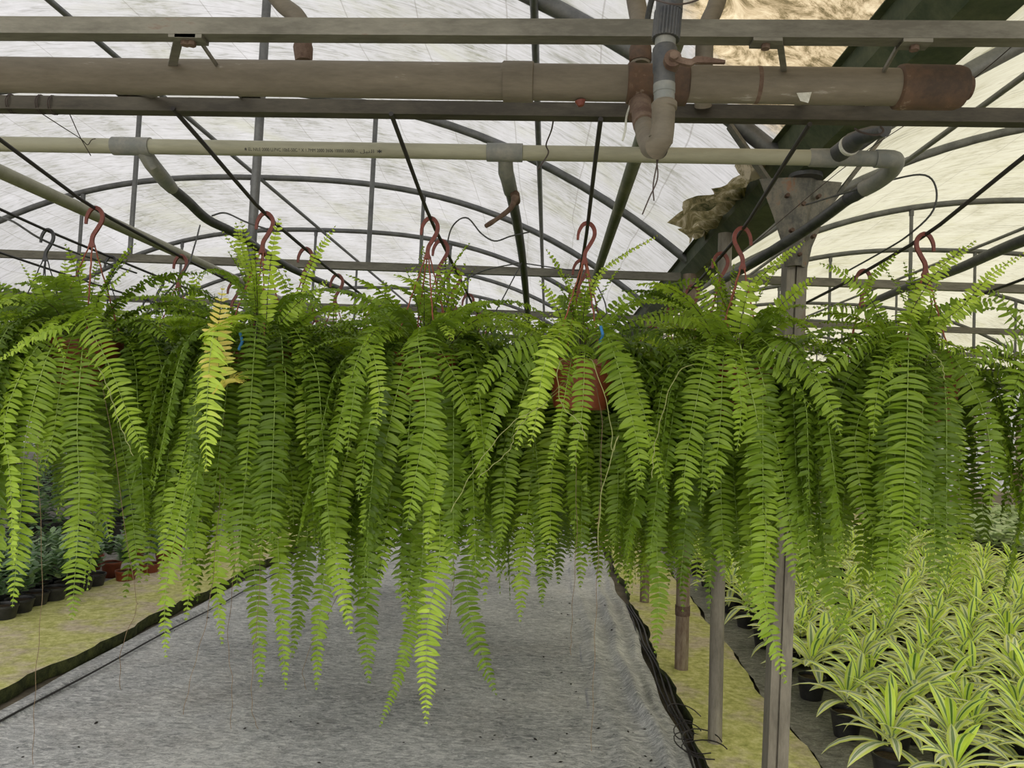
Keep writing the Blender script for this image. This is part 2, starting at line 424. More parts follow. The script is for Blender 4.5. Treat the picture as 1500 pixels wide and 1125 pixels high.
# crumbs of soil and leaf litter on the cloth
mb=MB()
for k in range(260):
    y=3.1+6*random.random()**1.5; x=-2.5+3.1*random.random()
    if random.random()<.45: x=.1+.5*random.random()
    s=.003+.008*random.random()**3; a=random.random()*6.3; z=fold(x,y)+s*.3
    q=[Vector((math.cos(a+t*1.57)*s*(1.6 if t%2 else .7),math.sin(a+t*1.57)*s*(1.6 if t%2 else .7),0)) for t in range(4)]
    c=Vector((x,y,z)); mb.add([c+p for p in q]+[c+Vector((0,0,s*.6)),c-Vector((0,0,s*.4))],[(0,1,4),(1,2,4),(2,3,4),(3,0,4),(1,0,5),(2,1,5),(3,2,5),(0,3,5)])
o=mb.build('soil_crumbs',M['crumb'],smooth=False); tag(o,'dark crumbs of soil and leaf litter scattered on the grey cloth','crumbs',None,'stuff')
# thin black drip line along the left edge of the cloth
def edge_line(x0,y0,y1,n,amp,z,r,mat,seed):
    rr=random.Random(seed); ph=[rr.random()*6 for _ in range(3)]
    return MB().tube([(x0+amp*math.sin(y0+(y1-y0)*t/n*1.1+ph[0])+amp*.4*math.sin((y1-y0)*t/n*4+ph[1]),y0+(y1-y0)*t/n,z) for t in range(n+1)],r,6)
o=edge_line(-2.5,2.0,12,60,.02,.022,.006,None,1).build('drip_line',M['cable']); tag(o,'thin black drip line lying along the left edge of the grey cloth','hose')
mb=MB()
for s in range(3):
    rr=random.Random(s+5)
    mb.tube([(.735+.02*s+.012*math.sin(t*.9+s),2.6+.16*t,.012+.012*s) for t in range(26)],.006,6)
for s in range(5):
    rr=random.Random(s+50); cx=.74+.05*rr.random(); cy=3.6+.5*rr.random(); r0=.05+.06*rr.random()
    mb.tube([(cx+r0*math.cos(t*.35)*1.1,cy+r0*math.sin(t*.35)*1.4,.03+.01*s+.03*abs(math.sin(t*.2+s))) for t in range(15)],.003,5)
o=mb.build('drip_tubing',M['cable']); tag(o,'tangle of thin black drip tubing in the gap beside the right walkway','hose')

# ---------------------------------------------------------------- roof
def hh(x,c): 
    u=min(1,abs(x-c)/3.5); return 3.66-1.1*u**2.6
BAYS=[(-2.6,'film'),(4.5,'film_warm'),(-9.72,'film'),(11.62,'film_warm')]
for bi,(c,fm) in enumerate(BAYS):
    V=[];Fc=[];nx,ny=56,110
    for j in range(ny+1):
        y=-.7+24.7*j/ny
        for i in range(nx+1):
            u=-1+2*i/nx; x=c+u*3.47
            ph=((y-1.0)/1.9)%1.0; sag=-.02*math.sin(math.pi*ph)
            z=hh(x,c)+.05+sag+.010*math.sin(u*9+y*5+bi)+.006*math.sin(u*23-y*9)
            if abs(u)>.9: z+=.02
            V.append((x,y,z))
    for j in range(ny):
        for i in range(nx):
            k=j*(nx+1)+i; Fc.append((k,k+1,k+nx+2,k+nx+1))
    o=obj('ceiling',mkmesh('ceiling',V,Fc,M[fm])); tag(o,kind='structure')
ARCH_Y=[-.9,1.0,2.9,4.8,6.7,8.6,10.5,12.4,14.3,16.2,18.1,20.0]
ORD=['nearest','second','third','fourth','fifth','sixth','seventh','eighth']
def arch_name(k): return ORD[k] if k<8 else 'far'
for c,fm in BAYS:
    if abs(c)>9: ys=[y for y in ARCH_Y if 8<y<15]
    else: ys=[y for y in ARCH_Y if y>2.5]
    for y in ys:
        k=int(round((y-2.9)/1.9))
        r=empty('roof_arch',(c,y,2.5))
        side={-2.6:'left bay',4.5:'right bay',-9.72:'far left bay',11.62:'far right bay'}[c]
        tag(r,('%s galvanised roof arch of the %s, counted from the camera'%(arch_name(k),side)) if k<8 else 'far galvanised roof arch deep in the %s'%side,'roof arch','galvanised roof arches')
        pts=[]
        for i in range(41):
            u=-1+2*i/40; pts.append((u*3.44,0,hh(c+u*3.44,c)-2.5+.0))
        rad=.034 if k==0 else .027
        MB().tube(pts,rad,10).build('arch_tube',M['galv'],r)
        if k>=1:
            MB().beam((-3.4,0,.0),(3.4,0,.0),.04,.05).build('tie_beam',M['bar'],r)
            sgn=1 if c<0 else -1
            for xo in ((-1.76,-.18,1.4) if k!=9 else ()):
                x=xo*sgn; 
                MB().tube([(x,.0,0),(x,0,hh(c+x,c)-2.5)],.016,8).build('strut',M['galv'],r)
                MB().tube([(x,0,hh(c+x,c)-2.5-.07),(x,0,hh(c+x,c)-2.5-.02)],.021,8).build('clamp',M['galv'],r)
# pipes that run the length of the bays, on top of the arches
def run(name,x,z,y0,y1,r,mat,label,cat='pipe',seg=10):
    o=MB().tube([(x,y0+(y1-y0)*t/6,z) for t in range(7)],r,seg).build(name,mat); tag(o,label,cat); return o
run('purlin',-2.68,hh(-2.68,-2.6)+.03-.065,1.1,20.4,.017,M['galv'],'slim ridge purlin under the top of the left bay film','purlin')
run('purlin',-.12,hh(-.12,-2.6)-.045,1.1,20.4,.017,M['galv'],'slim steel purlin running away under the middle of the left bay roof','purlin')
run('purlin',4.5,hh(4.5,4.5)-.045,1.1,20.4,.017,M['galv'],'slim ridge purlin under the top of the right bay film','purlin')
run('purlin',2.05,hh(2.05,4.5)-.045,1.1,20.4,.015,M['galv'],'slim steel purlin on the left slope of the right bay','purlin')
run('water_pipe',.23,2.35,1.5,14,.021,M['greenpole'],'olive green pipe running straight away beside the brown T fitting')
run('water_pipe',-2.0,2.36,1.5,14,.026,M['palepipe'],'pale pvc pipe running away from the left edge below the arches')
# end and side walls of film on a steel frame
def wall(name,a,b,z1=2.5,arcs=None):
    a=Vector(a);b=Vector(b);n=140;V=[];Fc=[]
    for i in range(n+1):
        p=a.lerp(b,i/n); t=z1 if arcs is None else max([hh(p.x,c)+.05 for c,_ in BAYS if abs(p.x-c)<=3.56]+[2.5])
        V.append((p.x,p.y,-.02)); V.append((p.x,p.y,1.0)); V.append((p.x,p.y,t))
    for i in range(n):
        for k in (0,1): Fc.append((i*3+k,i*3+3+k,i*3+4+k,i*3+1+k))
    o=obj(name,mkmesh(name,V,Fc,M['wallfilm'])); tag(o,kind='structure')
wall('wall_back',(-13.2,24,0),(15.1,24,0),arcs=True)
wall('wall_left',(-13.2,-.7,0),(-13.2,24,0),2.62)
wall('wall_right',(15.1,-.7,0),(15.1,24,0),2.62)
for k,x in enumerate([-9.7,-6.1,-3.6,-1.2,1.2,3.6,6.0,8.0,11.5]):
    o=MB().beam((x,23.9,0),(x,23.9,2.6),.06,.06).build('wall_post',M['galv']); tag(o,'steel post of the far end wall, hidden behind the ferns','post','far end wall posts')
o=MB().beam((-13,23.88,1.0),(15,23.88,1.0),.05,.06).build('wall_rail',M['galv']); tag(o,'steel rail across the far end wall','rail')

# gutters
def gutter(x,label,y0=-.7,y1=24):
    V=[];Fc=[]; prof=[(-.145,.13),(-.12,.13),(-.11,.06),(-.06,.0),(.06,.0),(.11,.06),(.12,.13),(.145,.13)]
    n=60
    for j in range(n+1):
        y=y0+(y1-y0)*j/n
        for a,b in prof: V.append((x+a,y,2.52+b))
    m=len(prof)
    for j in range(n):
        for i in range(m-1): k=j*m+i; Fc.append((k,k+1,k+m+1,k+m))
    me=mkmesh('gutter',V,Fc,M['gutter'],smooth=False); o=obj('gutter',me); tag(o,label,'gutter')
    s=o.modifiers.new('t','SOLIDIFY'); s.thickness=.004; return o
gutter(.95,'dark green valley gutter overhead between the left and right bays')
gutter(-6.16,'dark valley gutter at the far left of the left bay')
gutter(8.06,'dark valley gutter at the far right of the right bay')

# column row under the gutter
def column(base,top,w,mat,label,flange=True,parent_cat='post'):
    b=Vector(base); t=Vector(top); r=empty('gutter_post',b)
    tag(r,label,'post')
    t=t-b
    mb=MB(); d=w
    # C shaped channel: web with two lips
    prof=[(-d/2,-d/2),(-.12*d,-d/2),(-.12*d,-.38*d),(-.02*d,-.38*d),(-.02*d,-d/2),(d/2,-d/2),(d/2,d/2),(-d/2,d/2)]
    if not flange: prof=[(math.cos(k*math.pi/8)*d/2,math.sin(k*math.pi/8)*d/2) for k in range(16)]
    m=len(prof); n=8; V=[];Fc=[]
    for j in range(n+1):
        c=t*(j/n)
        for a,q in prof: V.append((c.x+a,c.y+q,c.z))
    for j in range(n):
        for i in range(m): i2=(i+1)%m; Fc.append((j*m+i,j*m+i2,(j+1)*m+i2,(j+1)*m+i))
    Fc.append(tuple(range(m))[::-1]); Fc.append(tuple(n*m+i for i in range(m)))
    mb.add(V,Fc); mb.build('post',mat,r); return r
c1=column((.885,2.9,.05),(.915,2.9,2.52),.074,M['column'],'galvanised column nearest the camera carrying the bolted plate under the gutter')
c2=column(tuple(G(1047,1087,.05)),(.84,3.76,2.52),.068,M['column'],'grey round post standing left of the nearest column on the right walkway',False)
c3=column(tuple(G(998,980,.05)),(.86,4.8,2.52),.085,M['rustcol'],'rust stained post with a dark collar on the right walkway',False)
c4=column(tuple(G(944,882,.05)),(.86,6.7,2.52),.08,M['rustcol'],'thin brown post behind the hanging frond on the right walkway',False)
c5=column(tuple(G(912,817,.05)),(.86,8.6,2.52),.08,M['rustcol'],'farthest brown post seen at the end of the right walkway',False)
dxy=Vector((.86,4.8,2.52))-Vector(c3.location)
MB().tube([dxy*.135,dxy*.16],.046,14).build('collar',M['rust'],c3)
for y in (10.5,12.4,14.3,16.2,18.1):
    column((.9,y,.0),(.9,y,2.52),.07,M['column'],'steel column deep in the gutter row, hidden by the ferns',False)['group']='far gutter columns'
for gx in (-6.16,8.06):
    for y in (2.9,4.8,6.7,8.6,10.5,12.4,14.3):
        column((gx,y,0),(gx,y,2.52),.06,M['column'],'steel column in the row under the %s gutter'%('far left' if gx<0 else 'far right'),False)['group']='outer gutter columns'
# head plate of the nearest column: folded trapezoid plates with bolts
hp=MB(); y=2.86
prof=[(0.0,2.17,.042,.0),(0,2.25,.055,.0),(0,2.36,.095,.0),(0,2.50,.155,0)]
V=[];Fc=[]
for s_,z_,w_,q in prof:
    cx=.915-(2.52-z_)*.027
    for u,dy in ((-1,.0),(-.32,-.028),(.18,-.03),(.34,-.008),(1,.012)): V.append((cx+u*w_,y+dy,z_))
for j in range(3):
    for i in range(4): k=j*5+i; Fc.append((k,k+1,k+6,k+5))
me=mkmesh('head_plate',V,Fc,M['plate'],smooth=False); pl=obj('head_plate',me,c1)
pl.location=-Vector(c1.location); s=pl.modifiers.new('t','SOLIDIFY'); s.thickness=.008; s.offset=0
for (bx,bz) in ((.915,2.40),(.875,2.30),(.955,2.28),(.905,2.21),(.97,2.43),(.855,2.43)):
    b=MB().tube([(bx,y-.045,bz),(bx,y-.02,bz)],.008,6).build('bolt',M['rust'],c1); b.location=-Vector(c1.location)
mb=MB().tube([(.925,2.84,2.50),(.925,2.84,2.515)],.06,20); b=mb.build('gutter_saddle',M['darkpvc'],c1); b.location=-Vector(c1.location)
# horns: braces from the plate up both slopes
for s in (-1,1):
    b=MB().beam((.95+s*.07,2.9,2.40),(.95+s*.30,2.9,2.72),.05,.012).build('brace',M['plate'],c1); b.location=-Vector(c1.location)
# rumpled dirty film flap beyond the column, left of the gutter
V=[];Fc=[];nu,nv=26,16
for j in range(nv+1):
    for i in range(nu+1):
        u=i/nu; v=j/nv
        yy=2.92+1.3*u; xx=.83-.17*v*(1-.45*math.sin(u*7+.6)+.2*math.sin(u*31))+.012*math.sin(u*19+v*6)
        zz=2.60+.10*v-.12*v*v+.02*math.sin(u*13+v*9)*v+.010*math.sin(u*31-v*13)
        V.append((xx,yy,zz))
for j in range(nv):
    for i in range(nu): k=j*(nu+1)+i; Fc.append((k,k+1,k+nu+2,k+nu+1))
fm,nt,out=newmat('mouldy_film'); n1=noise(nt,4,8,.75,coord(nt,(1,1,1)),1.5)
d=N(nt,'ShaderNodeBsdfDiffuse'); tr=N(nt,'ShaderNodeBsdfTranslucent'); mxs=N(nt,'ShaderNodeMixShader'); mxs.inputs[0].default_value=.5
cc=ramp(nt,n1,[(.38,(.75,.66,.50)),(.5,(.30,.25,.13)),(.62,(.06,.065,.03))])
nt.links.new(cc,d.inputs[0]); nt.links.new(cc,tr.inputs[0]); nt.links.new(d.outputs[0],mxs.inputs[1]); nt.links.new(tr.outputs[0],mxs.inputs[2]); nt.links.new(mxs.outputs[0],out.inputs[0])
o=obj('film_flap',mkmesh('film_flap',V,Fc,fm)); tag(o,'mouldy rumpled flap of film drooping beside the gutter behind the nearest column','film flap')
# ---------------------------------------------------------------- bars and water pipes over the ferns
def zline(Y,y_at_x,x):   # height of the thing seen at pixel (x,y) at depth Y
    return P(x,y_at_x,Y).z
YU,YL,YB,YP=1.32,1.65,1.46,2.0
a=P(0,43,YU); b=P(1500,49,YU)
def across(name,mat,x0,y0,x1,y1,Y,w,h,label,cat,ext=1.3):
    a=P(x0,y0,Y); b=P(x1,y1,Y); d=(b-a).normalized()
    r=empty(name,a); tag(r,label,cat)
    bm=MB().beam(a-a-d*ext,b-a+d*ext,h,w); bm.build('bar',mat,r); return r,a,b
ub,ua,ub_=across('square_bar',M['bar'],0,42,1500,50,YU,.031,.031,'upper galvanised square bar crossing the top of the view above the big pipe','bar')
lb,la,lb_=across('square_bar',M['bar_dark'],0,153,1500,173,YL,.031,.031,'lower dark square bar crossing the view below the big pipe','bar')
# bent straps that tie the two bars together over the big pipe
def strap(px_top,px_foot,label,Yt=YU,Yf=YL,foot=40):
    r=empty('bent_strap',(0,0,0))
    t1=P(px_top,0,YU); zt=ua.z+(ub_.z-ua.z)*(t1.x-ua.x)/(ub_.x-ua.x)-.022
    f1=P(px_foot,150,YL); zf=la.z+(lb_.z-la.z)*(f1.x-la.x)/(lb_.x-la.x)+.020
    tx=P(px_top,50,YU).x; fx=P(px_foot,150,YL).x
    s=1 if px_foot>px_top else -1
    t=Vector((tx,YU,zt)); f=Vector((fx,YL,zf)); t0=t-Vector((s*.05,0,0)); f0=f+Vector((s*.05,0,0))
    r.location=t; tag(r,label,'bracket')
    mb=MB(); w=Vector((0,.030,0)); 
    pts=[t0,t,Vector((t.x+(f.x-t.x)*.55,YL-.10,zt+.008)),f,f0]
    V=[];Fc=[]
    for p in pts:
        p=p-t; V+= [p-w/2,p+w/2,p+w/2+Vector((0,0,.008)),p-w/2+Vector((0,0,.008))]
    for i in range(len(pts)-1):
        for k in range(4): k2=(k+1)%4; Fc.append((i*4+k,i*4+k2,i*4+4+k2,i*4+4+k))
    Fc+=[(3,2,1,0),tuple(len(V)-4+k for k in range(4))]
    MB().add(V,Fc).build('strap',M['bar'],r,smooth=False)
    for q in (t0.lerp(t,.5),f0.lerp(f,.5)):
        q=q-t; MB().tube([q+Vector((0,0,-.008)),q+Vector((0,0,.014))],.008,6).build('bolt',M['rust'],r)
strap(262,205,'left leg of the bent strap over the big pipe at the left'); strap(292,352,'right leg of the bent strap over the big pipe at the left')
strap(1143,1180,'bent strap right of the valve between the two bars'); strap(1318,1270,'bent strap near the rusty end cap between the two bars')

# the big grey brown main
def xz(px,py,Y): return P(px,py,Y)
pa=P(-400,104,YB); pb=P(1410,129,YB)
def pl_(t): return pa.lerp(pb,t)
def tpx(px): 
    x=P(px,115,YB).x; return (x-pa.x)/(pb.x-pa.x)
main=empty('main_pipe',pl_(.3)); tag(main,'thick grey brown water main crossing above the ferns with a rusty capped end','pipe')
def seg(name,px0,px1,rads,mat,parent=main,n=None,org=None):
    t0,t1=tpx(px0),tpx(px1); k=len(rads)
    pts=[pl_(t0+(t1-t0)*q)-parent.location for q,_ in rads]
    return MB().tube(pts,[r for _,r in rads],28).build(name,mat,parent)
seg('pipe',-400,740,[(0,.0345),(.6,.0345),(1,.0350)],M['bigpipe'])
seg('coupling',738,782,[(0,.034),(.0,.0385),(.97,.0385),(1,.0355)],M['bigpipe'])
seg('pipe',782,925,[(0,.0345),(1,.0345)],M['bigpipe'])
seg('tee',918,1008,[(0,.035),(.02,.0385),(.1,.0395),(.14,.037),(.8,.037),(.86,.0405),(.97,.0405),(1,.035)],M['rustfit'])
seg('pipe',1008,1320,[(0,.0345),(1,.0345)],M['bigpipe'])
seg('end_cap',1312,1412,[(0,.036),(.03,.041),(.12,.0425),(.16,.0415),(.88,.041),(.97,.037),(1,.030),(1.0,.001)],M['rustfit'])
seg('cap_nut',1410,1420,[(0,.022),(1,.022)],M['rust'])
seg('paint_ring',985,988,[(0,.035),(1,.035)],M['rustfit'])
seg('paint_ring',1106,1112,[(0,.0349),(1,.0349)],M['rust'])
# torn sticker flake on the main
mb=MB(); c=P(1180,143,YB-.036)
mb.add([c+Vector(v) for v in ((-.016,.003,.010),(.012,0.002,.012),(.004,-.004,-.012),(-.012,-.008,-.010))],[(0,1,2,3)])
o=mb.build('peeling_flake',M['white_tape'],main,smooth=False); o.location=-Vector(main.location)
# T branch down: pipe stub under tee
b=MB().tube([P(938,140,YB),P(936,172,YB-.01)],.022,16).build('branch',M['rust'],main); b.location=-Vector(main.location)

# valve column in front of the main
Yv=1.19
vr=empty('ball_valve',P(965,235,Yv)); tag(vr,'vertical valve pipe with rusty lever handle in front of the big water main','valve')
def vp(px,py,Y=Yv): return P(px,py,Y)-vr.location
def vs(name,pts,rads,mat,seg=20,parent=vr): return MB().tube([vp(*p) for p in pts],rads,seg).build(name,mat,parent)
vs('pipe',[(985,-60),(979,10)],[.0175,.0175],M['greypvc'])
vs('union_collar',[(981,2),(980,18)],[.0215,.0215],M['darkpvc'])
# ribbed union nut
mb=MB(); a_,b_=vp(979,18),vp(975,58); ax=(b_-a_); nrm=ax.normalized(); u=nrm.cross(Vector((0,1,0))).normalized(); v_=nrm.cross(u)
V=[];Fc=[];n=72
for q in (0,1):
    for k in range(n):
        rr_=(.0222 if k%3 else .0205); t=2*math.pi*k/n; V.append(a_+ax*q+(u*math.cos(t)+v_*math.sin(t))*rr_)
for k in range(n): k2=(k+1)%n; Fc.append((k,k2,n+k2,n+k))
Fc+=[tuple(range(n))[::-1],tuple(n+k for k in range(n))]
mb.add(V,Fc).build('ribbed_nut',M['darkpvc'],vr,smooth=False)
vs('neck',[(975,56),(974,70)],[.0165,.0165],M['greypvc'])
vb=vs('valve_body',[(974,68),(974,72),(974,104),(973,108),(973,124)],[.0165,.0195,.0195,.017,.017],M['darkpvc'])
vs('adapter',[(973,124),(973,136),(973,137),(973,152)],[.0175,.0175,.0165,.0165],M['greypvc'])
vs('elbow',[(973,148),(973,152),(973,158),(972,160),(971,185),(968,205),(962,216),(955,215,Yv+.03),(947,200,Yv+.10),(943,180,Yv+.17)],[.0165,.0205,.0205,.0185,.0185,.0195,.0195,.019,.018,.018],M['bigpipe'])
vs('threaded_stub',[(944,184,Yv+.15),(942,176,Yv+.18),(939,152,YB-.02)],[.020,.020,.019],M['rust'])
hub=vp(984,90,Yv-.02)
MB().tube([hub+Vector((0,.02,0)),hub+Vector((0,-.012,0))],.0135,16).build('handle_hub',M['rust'],vb)
MB().tube([hub+Vector((0,-.012,0)),hub+Vector((0,-.022,0))],.007,6).build('handle_nut',M['rust'],vb)
hp_=[hub+Vector((.0,-.010,0)),vp(1010,92,Yv-.035),vp(1022,88,Yv-.035),vp(1062,91,Yv-.035)]
hm=MB(); pts=spline(hp_,12); V=[];Fc=[]
for i,p in enumerate(pts):
    hw=.009 if i<9 else .0075-.002*(i-9)
    V+=[p+Vector((0,-.003,-hw*.55)),p+Vector((0,-.003,hw*.55)),p+Vector((0,.004,hw*.55)),p+Vector((0,.004,-hw*.55))]
for i in range(11):
    for k in range(4): k2=(k+1)%4; Fc.append((i*4+k,i*4+k2,i*4+4+k2,i*4+4+k))
Fc+=[(3,2,1,0),(44,45,46,47)]
o=hm.add(V,Fc).build('lever_handle',M['rust'],vb,smooth=False); o['label']='rusty lever handle pointing right'

# pipes dropping into the main from above
def pipe(name,pts,r,mat,label,seg=14,n=24,cat='pipe'):
    q=[P(*p) for p in pts]; r0=empty(name,q[0]); tag(r0,label,cat)
    MB().tube([p-q[0] for p in spline(q,n)],r,seg).build('pipe',mat,r0); return r0,q
p1,q=pipe('drop_pipe',[(926,-30,1.56),(934,15,1.55),(938,40,1.53),(938,98,1.50)],.0195,M['bigpipe'],'drop pipe entering the rusty tee left of the valve')
MB().tube([P(938,70,1.51)-q[0],P(938,72,1.51)-q[0],P(938,88,1.50)-q[0],P(938,90,1.50)-q[0]],[.019,.0225,.0225,.019],16).build('collar',M['rustfit'],p1)
p2,q=pipe('drop_pipe',[(1063,-40,1.60),(1048,10,1.58),(1034,45,1.57),(1031,100,1.58),(1030,156,1.625)],.0185,M['bigpipe'],'bent drop pipe passing behind the main right of the valve')
p3,q=pipe('open_pipe',[(385,-30,1.62),(412,5,1.60),(436,25,1.58),(444,48,1.57),(444,72,1.57)],.0185,M['bigpipe'],'short elbow pipe with a rusty open end hanging at upper left')
MB().tube([P(444,66,1.57)-q[0],P(444,70,1.57)-q[0],P(445,90,1.57)-q[0]],[.0195,.021,.018],16).build('rusty_socket',M['rust'],p3)
p4,q=pipe('water_pipe',[(960,-20,1.42),(950,20,1.46),(946,60,1.49)],.006,M['hose'],'thin dark tube rising beside the drop pipe',8)

# the pale pvc line
sa=P(-300,206,YP); sb=P(1305,233,YP)
pale=empty('pvc_line',sa.lerp(sb,.4)); tag(pale,'pale pvc water line with printed lettering crossing below the lower bar','pipe')
def st(px): return (P(px,222,YP).x-sa.x)/(sb.x-sa.x)
def sl(px): return sa.lerp(sb,st(px))-pale.location
def sseg(name,p0,p1,rads,mat): return MB().tube([sl(p0+(p1-p0)*q) for q,_ in rads],[r for _,r in rads],24).build(name,mat,pale)
RP=.0205
sseg('pipe',-300,1225,[(0,RP),(.3,RP),(.7,RP),(1,RP)],M['palepipe'])
sseg('coupling',165,221,[(0,.021),(.01,.0245),(.99,.0245),(1,.021)],M['greypvc'])
sseg('coupling',713,766,[(0,.021),(.01,.0245),(.99,.0245),(1,.021)],M['greypvc'])
sseg('coupling',1185,1225,[(0,.021),(.06,.0235),(.95,.0245),(1,.0245)],M['greypvc'])
sseg('pipe',1222,1282,[(0,.0205),(1,.0205)],M['greypvc'])
# end elbow turning back to the black hose
e=[P(1282,232.5,YP),P(1300,233,YP),P(1311,236,YP+.02),P(1305,250,YP+.10),P(1285,266,YP+.17),P(1265,277,YP+.22)]
MB().tube([p-pale.location for p in spline(e,18)],[.0235]*18,18).build('elbow',M['greypvc'],pale)
e=[P(1283,266,YP+.17),P(1262,280,YP+.24),P(1240,293,YP+.30)]
MB().tube([p-pale.location for p in spline(e,8)],[.019,.022,.022,.019,.02,.02,.018,.018],16).build('adapter',M['darkpvc'],pale)
# ribbed tee going up towards the viewer
e=[P(1222,228,YP),P(1232,222,YP-.03),P(1250,208,YP-.09),P(1262,200,YP-.13),P(1296,190,YP-.22)]
MB().tube([p-pale.location for p in e],[.022,.024,.025,.019,.0165],20).build('ribbed_connector',M['darkpvc'],pale)
e=[P(1243,214,YP-.07),P(1246,212,YP-.08)]
MB().tube([p-pale.location for p in e],.0262,20).build('white_ring',M['white_tape'],pale)
# left outlet and middle outlet
e=[sl(205),P(222,240,YP+.03)-pale.location,P(243,266,YP+.14)-pale.location,P(252,276,YP+.19)-pale.location]
MB().tube(e,[.019,.021,.021,.018],16).build('outlet',M['greypvc'],pale)
e=[sl(740),P(741,252,YP+.05)-pale.location,P(744,262,YP+.09)-pale.location,P(748,280,YP+.20)-pale.location]
MB().tube(e,[.019,.0215,.021,.021],16).build('outlet',M['greypvc'],pale)
hv=P(755,290,YP+.18)-pale.location
MB().tube([hv+Vector((0,.03,0)),hv,hv+Vector((0,-.03,0))],.014,12).build('valve_hub',M['rust'],pale)
hv2=[P(755,290,YP+.13),P(748,305,YP+.10),P(732,318,YP+.06),P(712,331,YP+.02)]
MB().tube([p-pale.location for p in spline(hv2,10)],[.012,.009,.008,.0075,.007,.007,.006,.006,.007,.006],10).build('lever_handle',M['rust'],pale)
# black hoses
def hose(pts,r,label,mat='hose',n=40,name='hose',seg=10):
    q=[P(*p) if len(p)==3 else Vector(p[:3]) for p in pts]
    o=MB().tube(spline(q,n),r,seg).build(name,M[mat]); tag(o,label,'hose'); return o
hose([(252,276,2.19),(275,295,2.28),(305,322,2.42),(350,345,2.62),(430,395,3.2),(520,432,4.2)],.0155,'black hose sloping away from the left coupling of the pale line')
hose([(748,280,2.18),(758,330,2.6),(766,385,3.2),(772,450,4.1),(775,500,5.2)],.0165,'black hose running away below the lever valve of the pale line')
hose([(1242,291,2.29),(1215,312,2.42),(1180,337,2.58),(1140,362,2.70),(1095,390,2.95),(1050,415,3.6)],.018,'thick black hose crossing in front of the nearest column head')
hose([(1905,190,1.68),(1700,290,1.8),(1500,352,2.3),(1400,395,2.9),(1330,420,3.4),(1260,450,4.2)],.018,'thick black hose behind the ferns at the right edge')
# thin loose tubes
hose([(652,475,2.5),(651,420,2.5),(655,360,2.45),(664,330,2.45),(684,319,2.4),(705,342,2.4),(725,353,2.35),(748,346,2.3),(775,340,2.3)],.0026,'thin black tube looping up beside the middle hose',seg=6)
hose([(1180,300,2.3),(1230,285,2.25),(1300,265,2.2),(1352,256,2.15),(1371,275,2.15),(1366,310,2.15),(1330,345,2.2),(1290,370,2.3),(1240,398,2.4)],.0028,'thin black tube making a wide loop around the right hook',seg=6)
hose([(293,330,2.9),(285,360,2.8),(272,395,2.7),(235,440,2.6)],.003,'thin dark tube hanging straight down from the left hose',seg=6)
hose([(310,316,2.5),(330,312,2.5),(360,325,2.4),(392,336,2.3)],.003,'thin black tube draped from the left hose to the tall fern hook',seg=6)
hose([(760,385,3.0),(700,400,2.9),(640,440,2.8)],.0025,'thin black tube crossing below the tie beam at centre left',seg=6)
hose([(764,385,3.1),(735,440,2.9),(712,480,2.9)],.0025,'thin black tube slanting down from the middle hose',seg=6)
hose([(770,386,3.1),(830,395,3.0),(860,400,2.9),(885,440,2.6),(889,480,2.4)],.0025,'thin black tube arching right of the middle hose',seg=6)
hose([(0,318,2.6),(20,325,2.5),(60,350,2.5),(110,370,2.6),(200,400,3)],.004,'dark tube running in from the left edge beneath the pale pipe',seg=6)

# wire twisted round lower bar, and loose wires
def wire(pts,label,r=.0012,name='tie_wire',n=60,mat='wire'):
    q=[P(*p) for p in pts]; o=MB().tube(spline(q,n),r,5).build(name,M[mat]); tag(o,label,'wire'); return o
def coil(px,py,Y,w,h,turns,label):
    pts=[]; 
    for k in range(turns*12):
        t=k/12*2*math.pi; pts.append(P(px+k*.25+w*.2*math.sin(t),py,Y)+Vector((0,.021*math.sin(t),.021*math.cos(t))))
    o=MB().tube(pts,.0012,5).build('tie_wire',M['wire']); tag(o,label,'wire')
coil(15,152,YL,1,1,2,'thin wire wound round the lower bar at the far left')
coil(58,153,YL,1,1,2,'thin wire wound round the lower bar, second from the left edge')
coil(76,154,YL,1,1,2,'thin wire wound round the lower bar, third from the left edge')
wire([(56,163,1.66),(90,185,1.75),(118,203,1.9),(128,212,1.97),(134,205,1.97),(140,203,1.97)],'slack tie wire from the lower bar to the pale line at left')
wire([(102,167,1.66),(117,200,1.9),(133,228,1.97)],'straight tie wire crossing to the pale line at left')
wire([(812,165,1.66),(808,190,1.8),(800,212,1.95),(803,225,1.97),(788,248,1.97)],'twisted barbed looking wire between lower bar and pale line',.002)
wire([(962,234,1.21),(963,262,1.21),(951,290,1.21),(941,314,1.21)],'stray wire dangling under the valve elbow')
wire([(964,233,1.21),(957,270,1.21),(958,294,1.21)],'short stray wire dangling beside the other under the elbow')
wire([(924,152,1.45),(918,170,1.44),(916,190,1.44),(912,206,1.44)],'frayed strip hanging from the tee of the big main',.0022,mat='white_tape')
wire([(1252,188,1.64),(1262,194,1.62),(1284,198,1.6),(1294,192,1.6),(1290,186,1.62)],'loop of wire hooked under the lower bar at right',.0022)
wire([(960,0,1.15),(985,6,1.1),(1010,4,1.12),(1040,-8,1.15)],'thin wire strung across the top of the valve pipe',.0015)
wire([(1600,-40,1.8),(1420,120,2.2),(1250,235,2.5),(1100,360,2.85)],'long thin wire slanting past the column head',.0014)
# hanging rod stubs / red clip below main
o=MB().tube([P(850,148,YB),P(851,155,YB)],[.011,.006],10).build('red_clip',M['hook']); tag(o,'small red clip peeking below the big main','clip')

